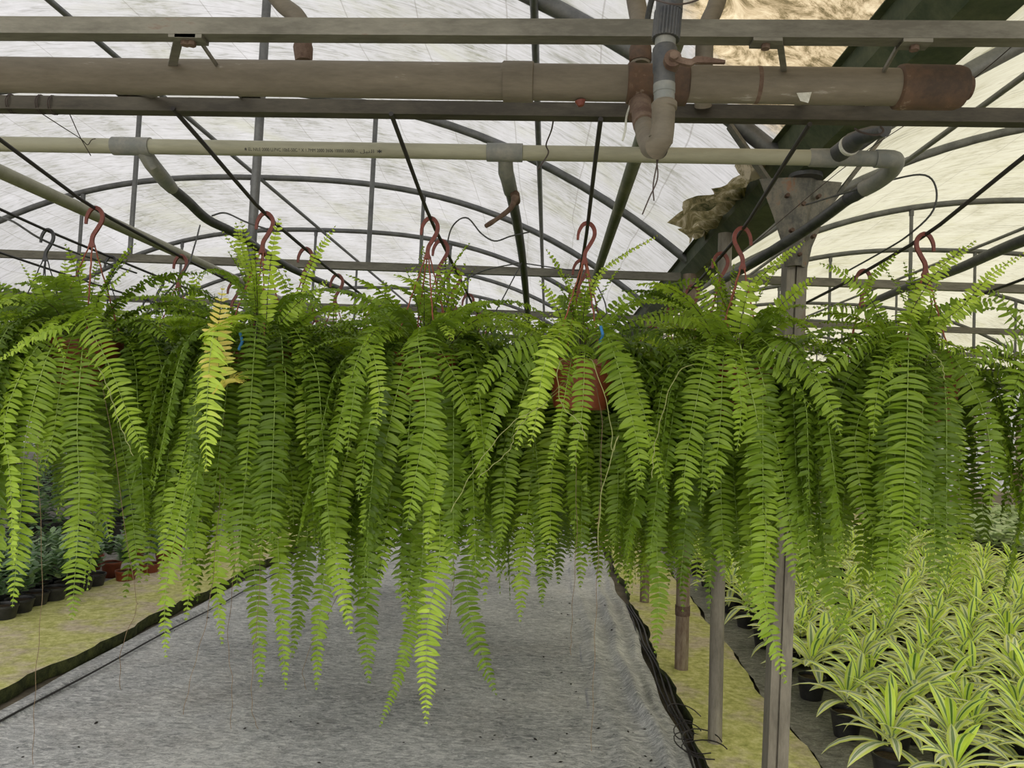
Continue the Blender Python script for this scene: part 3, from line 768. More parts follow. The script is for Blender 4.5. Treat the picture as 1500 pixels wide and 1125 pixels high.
# pendant post of the first arch
r=empty('hanging_post',(-1.19,2.9,2.1)); tag(r,'thick vertical steel post hanging from the nearest arch at left','post')
MB().tube([(0,0,0),(0,0,hh(-1.19,-2.6)-2.1)],.0175,12).build('post',M['galv'],r)
MB().tube([(0,0,-.01),(0,0,.05)],.0225,12).build('sleeve',M['galv'],r)

# printing on the pale line
for txt,px0,px1,dz in (('\u2731 EL NILE 2000 U.PVC 10bE-50C * X 1.7MM 2000 3606 10000 10000 --',362,527,0),('\ufede\ufef4\ufee8\ufedf\ufe8d \u2731',530,562,0)):
    cu=bpy.data.curves.new('print','FONT'); cu.body=txt; cu.size=.016; cu.extrude=0
    to=bpy.data.objects.new('print_tmp',cu); C.objects.link(to)
    bpy.context.view_layer.update()
    me=bpy.data.meshes.new_from_object(to.evaluated_get(bpy.context.evaluated_depsgraph_get()))
    bpy.data.objects.remove(to)
    if len(me.vertices)==0: continue
    x0=min(v.co.x for v in me.vertices); x1=max(v.co.x for v in me.vertices)
    A_=sl(px0); B_=sl(px1); L=(B_-A_).length; s=L/(x1-x0)
    for v in me.vertices:
        t=(v.co.x-x0)*s/L; c=A_.lerp(B_,t); ang=math.radians(-38)+v.co.y/RP*.75
        v.co=c+Vector((0,-math.cos(ang)*(RP+.0006),math.sin(ang)*(RP+.0006)))
    me.materials.clear(); me.materials.append(M['ink']); obj('printed_lettering',me,pale)
# ---------------------------------------------------------------- fronds
def nrm(a): return a/np.maximum(np.linalg.norm(a,axis=-1,keepdims=True),1e-9)
class Leafage:
    def __init__(s): s.V=[];s.F=[];s.T=[];s.M=[];s.n=0
    def add(s,V,Fc,T,mi):
        s.V.append(V); s.F.append(Fc+s.n); s.T.append(T); s.M.append(np.full(len(Fc),mi)); s.n+=len(V)
    def mesh(s,name,mats):
        V=np.concatenate(s.V); T=np.concatenate(s.T); Fc=np.concatenate(s.F); mi=np.concatenate(s.M)
        return mkmesh(name,V,Fc,mats,True,{'tone':T},midx=mi)
def frond(lf, pts, width, tone, hint, rng, start=.14, hi=True, pitch=.0165, dark=False, tipgain=.18, curl=1.0, taper=1.0):
    """pinnate frond along the curve pts; hint = direction the upper side faces"""
    pts=np.array([tuple(p) for p in pts],dtype=float)
    seg=np.linalg.norm(np.diff(pts,axis=0),axis=1); cum=np.concatenate([[0],np.cumsum(seg)]); L=cum[-1]
    n=max(8,int(L*(1-start)/pitch))
    s=start+(1-start)*(np.arange(n)+.5)/n
    def at(q): return np.stack([np.interp(q*L,cum,pts[:,k]) for k in range(3)],1)
    Pn=at(s); Tn=nrm(at(np.minimum(s+.02,1))-at(np.maximum(s-.02,0)))
    hint=np.asarray(hint,float)[None,:]*np.ones((n,1))
    twist=rng.normal(0,.22)+rng.normal(0,.25)*(s-.4)
    S=nrm(np.cross(Tn,hint)); Nn=nrm(np.cross(S,Tn))
    S2=S*np.cos(twist)[:,None]+Nn*np.sin(twist)[:,None]; Nn=nrm(np.cross(S2,Tn)); S=S2
    q=(s-start)/(1-start)
    env=np.minimum(1,.45+q/.16*.55)*np.clip(1-.30*q**1.5-np.clip((q-.6)/.4,0,1)**2.6*.62,0.06,1)**taper
    env=env*(1+rng.normal(0,.05,n))
    rows=[]
    st=np.array([0,.28,.58,.84,1.0]) if hi else np.array([0,.5,1.0])
    wp=np.array([.8,1.0,.86,.52,.04]) if hi else np.array([.85,.9,.05])
    ac=np.array([-.5,0,.5]) if hi else np.array([-.5,.5])
    na,ns=len(ac),len(st)
    bw=pitch*.86*rng.uniform(.9,1.1)
    for side in (-1,1):
        ln=width*env*(1+rng.normal(0,.07,n))*(.75 if False else 1)
        ang=rng.normal(.02,.11,n)+.45*q**4
        miss=rng.random(n)<.02; ln=np.where(miss,ln*.3,ln)
        D=nrm(S*side*np.cos(ang)[:,None]+Tn*np.sin(ang)[:,None])
        Wd=nrm(Tn-D*np.sum(Tn*D,1)[:,None])
        tw=rng.normal(.42,.26,n)[:,None]
        Wd2=Wd*np.cos(tw)+Nn*np.sin(tw)
        droop=(rng.uniform(.10,.34,n)*curl)[:,None]; falc=rng.uniform(.02,.20,n)[:,None]
        lift=rng.uniform(-.05,.16,n)[:,None]
        x=st[None,:,None]; l=ln[:,None,None]
        base=Pn[:,None,:]+D[:,None,:]*l*x*(1-.10*x)+Nn[:,None,:]*l*(lift[:,None]*x-droop[:,None]*x**2)+Tn[:,None,:]*l*falc[:,None]*x**2
        # gravity pulls the loose ends
        base[:,:,2]-= (ln[:,None]*.12*st[None,:]**2.5)
        wv=(np.minimum(1,ln/width+.25)*bw)[:,None]*wp[None,:]*(1+rng.normal(0,.06,(n,ns)))
        V=base[:,:,None,:]+Wd2[:,None,None,:]*wv[:,:,None,None]*ac[None,None,:,None]
        if hi:
            V=V-Nn[:,None,None,:]*(wv[:,:,None,None]*.10*(1-2*np.abs(ac))[None,None,:,None])
            wav=rng.normal(0,.0020,(n,ns,na)); V=V+Nn[:,None,None,:]*wav[...,None]
        V=V.reshape(-1,3)
        idx=np.arange(n*ns*na).reshape(n,ns,na)
        Fc=np.stack([idx[:,:-1,:-1],idx[:,1:,:-1],idx[:,1:,1:],idx[:,:-1,1:]],-1).reshape(-1,4)
        T=(tone+tipgain*q**2.2+rng.normal(0,.035,n))[:,None,None]+np.zeros((n,ns,na))
        lf.add(V,Fc,np.clip(T.reshape(-1),0,1),0)
    # rachis
    m=max(6,int(L/.05)); u=np.linspace(0,1,m); c=at(u)
    Tt=nrm(np.gradient(c,axis=0)); A=nrm(np.cross(Tt,np.array([.31,.77,.55]))); B=np.cross(Tt,A)
    r=(.0017 if hi else .0015)*(1.15-.85*u)
    ring=np.stack([c+(A*math.cos(a)+B*math.sin(a))*r[:,None] for a in (0,2.1,4.2)],1)
    idx=np.arange(m*3).reshape(m,3)
    Fc=np.concatenate([np.stack([idx[:-1,k],idx[:-1,(k+1)%3],idx[1:,(k+1)%3],idx[1:,k]],-1) for k in range(3)])
    lf.add(ring.reshape(-1,3),Fc,np.full(m*3,.15 if dark else tone*.5+.35),2 if dark else 1)
def arc_curve(c0, az, th0, L, bend, rng, n=26, thend=-1.5, wob=.1):
    """spring from c0, rise at th0, bend under its weight until it hangs"""
    p=np.array(c0,float); out=[p.copy()]; ds=L/(n-1); a=az
    k1=rng.normal(0,wob)
    for i in range(1,n):
        s=i/(n-1); f=min(1,s/bend); f=f*f*(3-2*f)
        th=th0+(thend-th0)*f; a=az+k1*s
        p=p+ds*np.array([math.cos(th)*math.cos(a),math.cos(th)*math.sin(a),math.sin(th)])
        out.append(p.copy())
    return out
FM=[M['fern'],M['rachis'],M['stem_dark']]
def fill_fronds(lf, c0, rng, nlong, nshort, hi, tone0=.34, lmax=.95, clear=None, up_n=6, pitch=.0145, wid=.060):
    for k in range(nlong):
        az=rng.uniform(0,2*math.pi); 
        if clear and clear(az-2*math.pi if az>math.pi else az): continue
        L=rng.uniform(.45,lmax); th0=rng.uniform(.25,1.1)
        c=np.array(c0)+np.array([math.cos(az),math.sin(az),0])*rng.uniform(.01,.06)
        pts=arc_curve(c,az,th0,L,.30/L*rng.uniform(.75,1.25),rng,thend=-1.5-rng.uniform(-.12,.05))
        frond(lf,pts,wid*rng.uniform(.65,1.05),tone0+rng.normal(0,.11),(math.cos(az),math.sin(az),.45),rng,.16,hi,pitch)
    for k in range(nshort):
        az=rng.uniform(0,2*math.pi); L=rng.uniform(.22,.46); th0=rng.uniform(.5,1.35)
        if clear and th0<1.15 and clear(az-2*math.pi if az>math.pi else az): continue
        c=np.array(c0)+np.array([math.cos(az),math.sin(az),0])*rng.uniform(.0,.07)
        pts=arc_curve(c,az,th0,L,rng.uniform(.9,1.5),rng,n=16,thend=rng.uniform(-1.2,-.1),wob=.3)
        frond(lf,pts,wid*rng.uniform(.38,.68),tone0+.16+rng.normal(0,.12),(math.cos(az)*.3,math.sin(az)*.3,1),rng,.2,hi,pitch*.85,dark=rng.random()<.3)
    for k in range(up_n):
        az=rng.uniform(0,2*math.pi); L=rng.uniform(.26,.40)
        pts=arc_curve(c0,az,1.45,L,2.2,rng,n=14,thend=.2,wob=.3)
        frond(lf,pts,wid*rng.uniform(.30,.5),tone0+.26+rng.normal(0,.08),(math.cos(az)*.6,math.sin(az)*.6,.5),rng,.3,hi,pitch*.85,dark=True)
# pot and hanger --------------------------------------------------
HOOKH=.115
def pot_parts(root, hookmat='hook', strmat='string', rim=(0,0,-.40), top=0.0, hz=0.0, seg=28, flat=False):
    R0=.098; z=rim[2]
    mb=MB().lathe([(R0-.012,-.012),(R0-.008,0),(R0+.004,.0),(R0+.004,-.018),(R0-.002,-.022),(R0*.78,-.135),(R0*.70,-.14),(0.001,-.14)],(0,0,z),seg)
    pot_o=mb.build('pot',M['rust_pot'],root)
    MB().lathe([(R0-.008,-.02),(.05,-.012),(.001,-.008)],(0,0,z),20).build('soil',M['soil'],root if flat else pot_o)
    # hook: flat J over the cable
    c=math.cos(hz); s=math.sin(hz)
    pts=[(-.026,-.045),(-.024,-.022),(-.012,.001),(.006,.005),(.020,-.010),(.022,-.032),(.010,-.058),(-.002,-.080),(-.004,-.100),(-.003,-.116)]
    sp=spline([(a*c,a*s,b) for a,b in pts],26)
    rr=[.0035+.0022*min(1,i/6) for i in range(26)]; rr[-4:]=[.006,.0075,.010,.0105]
    V=[];Fc=[]
    for i,p in enumerate(sp):
        a=sp[max(0,i-1)]; b=sp[min(25,i+1)]; t=(b-a).normalized(); d=Vector((-s,c,0)); nn=t.cross(d).normalized()
        w=rr[i]; V+=[p+nn*w-d*.0035,p+nn*w+d*.0035,p-nn*w+d*.0035,p-nn*w-d*.0035]
    for i in range(25):
        for k in range(4): k2=(k+1)%4; Fc.append((i*4+k,i*4+k2,i*4+4+k2,i*4+4+k))
    Fc+=[(3,2,1,0),tuple(100+k for k in range(4))]
    MB().add(V,Fc).build('hook',M[hookmat],root,smooth=False)
    for k in range(4):
        a=2*math.pi*k/4+.5+hz
        p0=Vector((-.003*c+.008*math.cos(a),-.003*s+.008*math.sin(a),-.114)); p1=Vector((R0*math.cos(a),R0*math.sin(a),z-.004))
        pts=[];n=22
        for i in range(n):
            t=i/(n-1); q=p0.lerp(p1,t); pts.append(q+Vector((math.sin(t*40)*.0009,math.cos(t*40)*.0009,0)))
        MB().tube(pts,.0022,5).build('hanger_cord',M[strmat],root)
# cables ---------------------------------------------------------
CX=[-1.39,-.866,-.37,.092,.54,1.056]
def cable_z(y):
    if y<1.65: return 2.215
    if y<2.2: t=(y-1.65)/.55; return 2.215-.085*t
    return 2.13-.03*min(1,(y-2.2)/.6)-.02*math.sin((y-2.8)*1.2)*(1 if y>2.8 else 0)
def cable(x,label,y0=1.63,y1=13,mat='cable',dz=0):
    pts=[Vector((x+.004*math.sin(y*3+x),y,cable_z(y)+dz)) for y in np.linspace(y0,y1,70)]
    o=MB().tube(pts,.0055,8).build('hanging_cable',M[mat]); tag(o,label,'cable')
ORDW=['first','second','third','fourth','fifth','sixth']
for k,x in enumerate(CX): cable(x,'black cable carrying fern baskets, %s from the left of those tied at the lower bar'%ORDW[k])
cable(1.60,'black cable carrying fern baskets at the right edge, right of the column',1.9)
cable(-1.93,'dark cable with black hooks just left of the pale pipe',2.3,dz=.09)
cable(-2.42,'outer dark cable with black hooks at the far left',3.0,dz=.09)
cable(2.15,'dark cable over the dracaena bed, outer right',5.5)

# hero fronds, read off the photograph: fern, path in (px,py), depth, half width px, tone
HERO=[
(0,[(70,520),(38,640),(30,760),(18,890)],1.98,40,.5),(0,[(98,515),(86,580),(78,640),(62,690)],2.0,40,.42),
(0,[(60,500),(28,560),(5,620),(-20,720)],2.02,42,.42),(0,[(120,520),(113,620),(116,740),(105,910)],2.0,40,.42),
(0,[(125,470),(158,530),(185,600),(215,672)],2.0,36,.58),(0,[(95,478),(50,492),(-5,530)],1.95,20,.62),
(0,[(70,478),(85,498),(94,525)],1.97,20,.6),(0,[(130,540),(135,650),(148,730),(162,795)],2.05,36,.38),
(0,[(150,510),(172,620),(190,720),(204,855)],2.12,34,.32),(0,[(40,520),(8,640),(0,760),(-5,850)],2.05,36,.4),
(0,[(140,500),(180,580),(215,690),(235,790)],2.15,30,.3),(0,[(10,600),(15,700),(20,830)],1.95,30,.6),
(1,[(318,480),(308,520),(303,600),(302,692)],1.85,50,.74),
(1,[(312,560),(288,650),(262,760),(242,870),(243,965)],1.98,32,.52),
(1,[(318,560),(300,680),(283,820),(272,910)],2.02,30,.5),(1,[(332,560),(330,700),(318,850),(325,945)],2.03,32,.5),
(1,[(350,520),(342,620),(336,700),(330,770)],2.05,30,.36),(1,[(368,540),(388,620),(398,680),(426,745)],2.05,32,.42),
(1,[(395,530),(415,620),(428,700),(430,770)],2.1,32,.4),(1,[(362,540),(362,700),(376,880),(382,1008)],2.12,28,.36),
(1,[(385,540),(402,700),(410,860),(418,1012)],2.1,28,.46),(1,[(400,540),(445,680),(450,790),(428,965)],2.2,27,.3),
(1,[(285,540),(255,620),(240,720),(235,800)],2.1,34,.34),(1,[(275,520),(235,600),(215,700),(212,800)],2.2,30,.3),
(1,[(300,540),(275,640),(250,760),(232,850)],2.0,34,.5),(1,[(400,560),(415,640),(440,740)],2.15,34,.32),
(2,[(540,490),(510,570),(492,640),(477,712)],1.98,36,.44),(2,[(548,500),(556,580),(545,645)],1.97,28,.6),
(2,[(590,540),(562,660),(540,740),(528,782)],2.0,40,.45),(2,[(555,540),(505,680),(492,800),(515,930)],2.08,32,.56),
(2,[(590,540),(548,750),(536,900),(540,1002)],2.12,36,.28),(2,[(560,540),(500,720),(470,880),(463,1012)],2.14,28,.42),
(2,[(612,500),(624,600),(610,690),(595,777)],1.95,48,.42),(2,[(650,520),(684,590),(702,652)],2.0,36,.42),
(2,[(640,530),(658,640),(668,782)],2.02,38,.4),(2,[(625,560),(640,680),(630,760),(624,812)],1.98,28,.56),
(2,[(620,560),(645,780),(626,920),(624,1062)],2.05,37,.60),(2,[(610,560),(620,800),(592,960),(556,1066)],2.14,22,.40),
(2,[(640,560),(692,780),(684,880),(727,1020)],2.1,33,.28),(2,[(605,560),(602,740),(592,890)],2.2,40,.24),
(2,[(670,560),(715,680),(720,780),(712,850)],2.2,34,.3),(2,[(570,560),(515,700),(500,820)],2.2,34,.34),
(3,[(830,490),(800,540),(775,600),(755,660)],1.98,32,.62),(3,[(808,500),(792,560),(784,620),(775,655)],1.95,30,.72),
(3,[(828,575),(815,650),(800,698)],1.93,20,.5),(3,[(856,530),(852,610),(838,692)],1.93,28,.46),
(3,[(893,500),(914,570),(932,640),(941,712)],1.95,38,.42),(3,[(890,490),(930,560),(952,640),(977,722)],2.0,26,.5),
(3,[(820,580),(808,700),(806,824)],2.33,36,.58),(3,[(790,580),(778,700),(768,800),(762,912)],2.33,30,.52),
(3,[(780,540),(745,660),(738,740),(733,802)],2.15,34,.4),(3,[(845,560),(852,720),(850,862)],2.36,24,.34),
(3,[(800,510),(745,555),(712,640),(700,720)],2.02,30,.4),(3,[(790,500),(730,530),(690,590)],2.0,28,.44),
(3,[(905,560),(905,640),(905,730),(900,800)],2.25,32,.32),(3,[(780,560),(790,720),(795,890)],2.33,22,.36),
(3,[(880,500),(925,560),(935,650),(930,740)],2.1,34,.32),(3,[(770,540),(750,640),(720,760),(705,810)],2.2,34,.3),
(4,[(1035,520),(1018,600),(1004,680),(1000,755)],1.98,36,.42),(4,[(1060,520),(1055,620),(1044,722)],1.97,36,.44),
(4,[(1078,530),(1086,600),(1079,662)],1.94,24,.5),(4,[(1085,510),(1110,620),(1122,760),(1120,880),(1152,1002)],1.98,38,.5),
(4,[(1110,530),(1136,640),(1156,760),(1166,852)],2.0,38,.42),(4,[(1065,560),(1056,700),(1062,852)],2.1,34,.32),
(4,[(1120,520),(1160,560),(1192,602)],2.0,24,.44),(4,[(1130,510),(1185,540),(1215,590),(1232,640)],1.98,32,.44),
(4,[(1140,540),(1190,660),(1208,800),(1240,945)],2.1,40,.34),(4,[(1090,560),(1098,740),(1106,905)],2.12,30,.42),
(4,[(1020,530),(975,620),(962,780),(966,870),(960,958)],2.15,28,.34),(4,[(1005,520),(972,600),(965,680),(975,760)],2.08,32,.34),
(4,[(1035,560),(1015,700),(1010,800)],2.2,34,.26),(4,[(1125,560),(1170,680),(1185,790),(1180,880)],2.2,36,.28),
(4,[(1000,520),(950,560),(920,640),(915,720)],2.15,34,.3),(4,[(1070,560),(1075,700),(1085,830)],2.18,34,.26),
(5,[(1332,490),(1329,600),(1325,700),(1320,825)],1.95,50,.42),(5,[(1300,520),(1284,580),(1279,640)],1.97,30,.46),
(5,[(1310,540),(1255,620),(1262,720),(1290,800)],2.05,34,.4),(5,[(1385,580),(1388,640),(1382,720),(1366,822)],2.34,24,.62),
(5,[(1392,560),(1402,660),(1408,780),(1407,882)],2.3,28,.56),(5,[(1395,520),(1440,600),(1452,680),(1449,748)],2.08,32,.4),
(5,[(1378,530),(1392,600),(1412,690)],2.08,28,.44),(5,[(1348,520),(1352,640),(1347,760)],2.08,32,.36),
(5,[(1280,510),(1235,570),(1222,660),(1225,760)],2.1,34,.36),(5,[(1270,500),(1215,540),(1195,600)],2.0,26,.44),
(5,[(1305,560),(1300,680),(1290,790)],2.15,36,.36),(5,[(1290,560),(1240,700),(1235,820)],2.2,34,.32),
(5,[(1380,520),(1430,560),(1465,640),(1480,720)],2.15,30,.36),
(6,[(1480,500),(1440,520),(1420,560)],2.0,34,.4),(6,[(1560,520),(1500,540),(1475,610)],2.0,36,.4),
]
UP=[ # upright young fronds: fern, path, depth, half width px, tone
(1,[(388,500),(392,430),(398,370),(409,318)],2.1,25,.72),(1,[(430,500),(440,430),(465,370),(492,330)],2.15,18,.7),
(1,[(365,470),(372,420),(355,370),(345,325)],2.25,18,.66),(1,[(330,560),(318,500),(322,460),(326,420)],1.88,36,.98),
(1,[(405,480),(440,440),(480,410)],2.1,22,.62),(1,[(300,500),(290,440),(280,400)],2.3,22,.6),
(5,[(1325,490),(1350,430),(1385,385),(1430,352)],2.1,22,.72),(6,[(1380,500),(1410,450),(1455,400),(1502,370)],2.05,22,.7),
(5,[(1300,480),(1270,430),(1235,400),(1200,385)],2.2,22,.55),(5,[(1290,470),(1270,420),(1310,375),(1315,365)],2.3,12,.6),
(3,[(850,480),(872,410),(905,378),(965,344)],2.2,14,.76),(3,[(830,490),(812,440),(790,410)],2.2,16,.66),
(3,[(860,490),(900,450),(930,425)],2.15,26,.5),(3,[(870,500),(930,470),(1000,450)],2.2,24,.5),
(0,[(100,480),(95,420),(95,380)],2.3,22,.62),(0,[(130,480),(150,430),(192,392)],2.2,20,.62),
(0,[(80,470),(60,420),(50,395)],2.2,22,.56),(0,[(60,470),(20,430),(-10,410)],2.2,26,.45),
(0,[(120,480),(140,450),(150,420)],2.1,36,.42),(0,[(110,470),(118,410),(120,370)],2.5,26,.6),
(4,[(1070,500),(1085,450),(1120,400),(1180,352)],2.2,12,.66),(4,[(1060,500),(1040,450),(1020,410)],2.2,22,.55),
(4,[(1080,500),(1090,450),(1100,405)],2.1,34,.66),(4,[(1090,500),(1140,450),(1195,405)],2.1,22,.6),
(4,[(1050,490),(1000,440),(950,420)],2.2,28,.5),(4,[(1040,480),(985,460),(930,470)],2.15,28,.52),
(2,[(600,500),(575,440),(560,410)],2.3,22,.52),(2,[(640,500),(690,470),(745,470)],2.2,26,.45),
(2,[(590,490),(550,450),(510,430)],2.2,26,.5),(2,[(620,500),(640,440),(665,410)],2.3,20,.55),
(3,[(800,500),(750,480),(690,480)],2.1,24,.46),(5,[(1350,480),(1400,450),(1460,440)],2.2,26,.42),
(5,[(1310,480),(1250,450),(1190,450)],2.2,26,.44),(6,[(1500,480),(1470,440),(1440,420)],2.2,26,.42),
(1,[(350,500),(310,460),(265,440)],2.2,24,.5),(1,[(370,490),(420,460),(470,450)],2.2,26,.48),
]
FRONT_Y=2.2
LAB=['front row fern at the far left with trailing fronds, second basket in view','front row fern with one bright lime frond and a yellowing frond standing over it',
 'front row fern left of centre with the longest fronds hanging over the grey cloth','central front row fern whose red pot shows most clearly between the fronds',
 'front row fern hanging just before the nearest gutter column','front row fern right of the column under the hook with open tip pointing right','front row fern cut off by the right edge of the view','front row fern cut off by the left edge of the view']
front=[]
FX=CX+[1.60,-1.93]
for i,x in enumerate(FX):
    z=cable_z(FRONT_Y); r=empty('boston_fern',(x,FRONT_Y,z-.0))
    if i==7: r.location.z=2.12
    tag(r,LAB[i]+'' ,'fern','hanging ferns in the front row')
    lean=-.028 # baskets hang a touch to the left at the foot
    pot_parts(r,hz=[math.pi*.02,math.pi*.02,.0,.02,math.pi,math.pi,0,0][i]+(0 if i not in(4,5) else 0))
    lf=Leafage(); rng=np.random.default_rng(100+i)
    crown=np.array([0,0,-.41])
    fill_fronds(lf,crown,rng,60 if i<6 else 26,34 if i<6 else 18,True,.22,.80,up_n=5,clear=(lambda a: (-2.85<a<-.35) if i==3 else (-1.7<a<-.5) if i in (0,5) else (-2.4<a<-.8 and rng.random()<.45)))  # fill leaves toned darker, standing in for shade in the gaps between fronds
    obj('foliage',lf.mesh('foliage',FM),r)
    front.append(r)
def hero(fi,path,Y,w,tone,upw=False):
    r=front[fi]; o=Vector(r.location); rng=np.random.default_rng(abs(hash((fi,path[0][0],path[-1][1])))%99991)
    w*=.80
    q=[P(px,py,Y) for px,py in path]; crown=o+Vector((0,0,-.415))
    if upw: pts=[crown+Vector((0,-.0,0))]+q[0:]
    else:
        top=q[0]; mid=crown.lerp(top,.5); mid.z=max(crown.z,top.z)+.045
        pts=[crown,mid]+q
    pts=[p-o for p in spline(pts,40)]
    lf=Leafage(); wm=w*Y/F
    c=pts[-1]-pts[0]
    hint=(.15*np.sign(c.x)*min(1,abs(c.x)*3),-1,.35) if not upw else (rng.normal(0,.2),-.8,.7)
    frond(lf,pts,wm,tone-.02,hint,rng,.24 if not upw else .30,True,.0140 if w>19 else .0112,dark=upw,tipgain=.14)
    ob=obj('frond',lf.mesh('frond',FM),r)
    if tone>.9: ob['label']='yellowing frond standing upright'
    elif tone>.8: ob['label']='bright lime green frond'
for h in HERO: hero(*h)
for h in UP: hero(*h,upw=True)
# loose runners trailing from the baskets
RUN=[(1,[(335,560),(320,750),(306,890),(283,980),(268,1047)],2.0,'runner_dry'),(1,[(345,560),(345,800),(334,930),(340,1000),(338,1068)],2.05,'runner_dry'),
(1,[(375,560),(380,850),(371,960),(369,1035),(378,1068)],2.05,'runner_dry'),
(3,[(868,530),(893,610),(897,660),(905,640),(882,720),(876,800)],1.9,'runner'),(3,[(820,530),(822,590),(850,620),(858,645)],1.88,'runner'),
(3,[(800,590),(750,620),(700,680),(660,750)],1.95,'runner'),(3,[(765,620),(745,660),(700,700)],1.95,'runner'),
(3,[(880,600),(876,800),(871,950),(866,1100)],1.98,'runner_dry'),(0,[(150,560),(195,850),(200,890),(178,950),(176,1010)],2.05,'runner_dry'),
(0,[(60,600),(62,850),(52,1000),(48,1120)],2.0,'runner_dry'),(2,[(600,600),(530,800),(450,960),(448,1010)],2.2,'runner_dry'),
(4,[(1000,540),(962,640),(955,700)],1.95,'runner'),(5,[(1360,520),(1378,530),(1384,556)],1.95,'runner'),(0,[(155,560),(175,620),(195,668)],1.93,'runner'),
(3,[(840,560),(845,760),(838,900),(836,960)],2.2,'runner_dry'),(2,[(640,560),(665,800),(655,930)],2.2,'runner_dry')]
for fi,path,Y,mt in RUN:
    r=front[fi]; o=Vector(r.location); q=[P(px,py,Y)-o for px,py in path]
    pts=[Vector((0,0,-.41))]+q
    sp=spline(pts,40); 
    ob=MB().tube([p+Vector((.002*math.sin(i*1.3),0,0)) for i,p in enumerate(sp)],.0010 if mt=='runner' else .0008,5).build('runner',M[mt],r)
# blue plant ties
for fi,px,py in ((3,880,490),(1,352,500)):
    r=front[fi]; ob=MB().tube([P(px,py-12,1.98)-r.location,P(px+3,py,1.97)-r.location,P(px-2,py+12,1.98)-r.location],.004,6).build('blue_tie',M['blue_tie'],r)

# ferns behind: prototypes shared by many baskets
PROTO=[]
for k in range(5):
    lf=Leafage(); rng=np.random.default_rng(500+k)
    hi=k<0
    fill_fronds(lf,np.array([0,0,-.41]),rng,70,52,False,.28,[.95,1.0,.85,.9,.95][k],up_n=7,pitch=.018,wid=.064)
    PROTO.append(lf.mesh('foliage',FM))
hang=empty('boston_fern',(0,0,0)); pot_parts(hang,seg=18,flat=True); pot_mesh=[(c.name.split('.')[0],c.data) for c in hang.children]
hangb=empty('boston_fern',(0,0,0)); pot_parts(hangb,'hook_black','hook_black',seg=18,flat=True); pot_meshb=[(c.name.split('.')[0],c.data) for c in hangb.children]
for h_ in (hang,hangb):
    for c in list(h_.children): bpy.data.objects.remove(c)
    bpy.data.objects.remove(h_)
rng=np.random.default_rng(4)
CABN={-1.39:'first cable from the left',-.866:'second cable from the left',-.37:'third cable from the left',.092:'fourth cable from the left',.54:'fifth cable from the left',1.056:'sixth cable, right of the column',1.60:'rightmost cable',-1.93:'cable left of the pale pipe',-2.42:'outer left cable',2.15:'outer right cable'}
ROWS={-1.39:[2.74,3.22,3.75,4.4,5.1,6.0,7.0],-.866:[2.58,2.98,3.5,4.1,4.8,5.6,6.6],-.37:[2.43,2.80,3.3,3.85,4.5,5.3,6.2,7.2],.092:[2.62,3.1,3.6,4.2,4.9,5.7,6.6],
 .54:[2.47,2.95,3.45,4.05,4.75,5.5,6.4],1.056:[2.62,3.4,4.2],1.60:[],-1.93:[2.77,3.19,3.6,4.3,5.0,5.8,6.8],-2.42:[3.7,4.4,5.2,6.2],2.15:[]}
for x,ys in ROWS.items():
    for k,y in enumerate(ys):
        blk=x<-1.5
        r=empty('boston_fern',(x,y,cable_z(y)+(.09 if blk else 0)),0)
        n=k+2 if x>-1.5 else k+1
        if n<=5: lb='green fern basket, %s back on the %s'%(['','nearest','second','third','fourth','fifth'][n],CABN[x])
        else: lb='fern deep on the %s, only its leafy top glimpsed'%CABN[x]
        tag(r,lb,'fern','fern baskets hanging behind the front row')
        for nm,me in (pot_meshb if blk else pot_mesh):
            o=obj(nm,me,pp if nm=='soil' else r)
            if nm=='pot': pp=o
        rz=rng.uniform(0,6.28); o=obj('foliage',PROTO[rng.integers(5)],r,rz=rz); s=rng.uniform(.85,1.05)
        if x==1.056 or blk: s*=.82
        o.scale=(s,s,s); o.location=(0,0,-.41*(1-s))
# ---------------------------------------------------------------- pots on the ground
def gpot(h,rt,rb,mat,root,seg=20):
    MB().lathe([(rt*.90,h-.012),(rt*.93,h),(rt*1.03,h),(rt*1.03,h-.014),(rt*.98,h-.016),(rb,.006),(rb*.95,0),(.001,0)],(0,0,0),seg).build('pot',M[mat],root)
    MB().lathe([(rt*.93,h-.02),(.001,h-.012)],(0,0,0),16).build('soil',M['soil'],root)
def strap_leaf(P0,az,th0,L,W,bend,rng,ns=7,thend=-.6,fold=.25):
    """arching blade; returns verts, faces, uv"""
    V=[];U=[];Fc=[]; p=np.array(P0,float); ds=L/(ns-1); ac=np.linspace(0,1,5); tw=rng.normal(0,.25)
    for i in range(ns):
        s=i/(ns-1); th=th0+(thend-th0)*min(1,s/bend)**1.3
        T=np.array([math.cos(th)*math.cos(az),math.cos(th)*math.sin(az),math.sin(th)])
        S=np.array([-math.sin(az),math.cos(az),0]); Nn=np.cross(T,S)*-1
        S=S*math.cos(tw*s)+Nn*math.sin(tw*s); Nn=np.cross(S,T)
        w=W*(.42+.58*math.sin(min(1,s/.55)*math.pi/2))*(1-max(0,(s-.5)/.5)**1.8*.97)
        if i: p=p+T*ds
        for a in ac:
            V.append(p+S*(a-.5)*w+Nn*(abs(a-.5)*2)**1.2*w*fold*.5); U.append((a,s))
    for i in range(ns-1):
        for j in range(4): k=i*5+j; Fc.append((k,k+1,k+6,k+5))
    return V,Fc,U
def plantmesh(name,leaves,mat,extra=None):
    V=[];Fc=[];U=[];T=[]
    for (v,f,u,t) in leaves:
        b=len(V); V+=list(v); Fc+=[tuple(q+b for q in g) for g in f]; U+=u; T+=[t]*len(v)
    return mkmesh(name,np.array(V),Fc,[M[mat]],True,{'tone':T},uv=U)
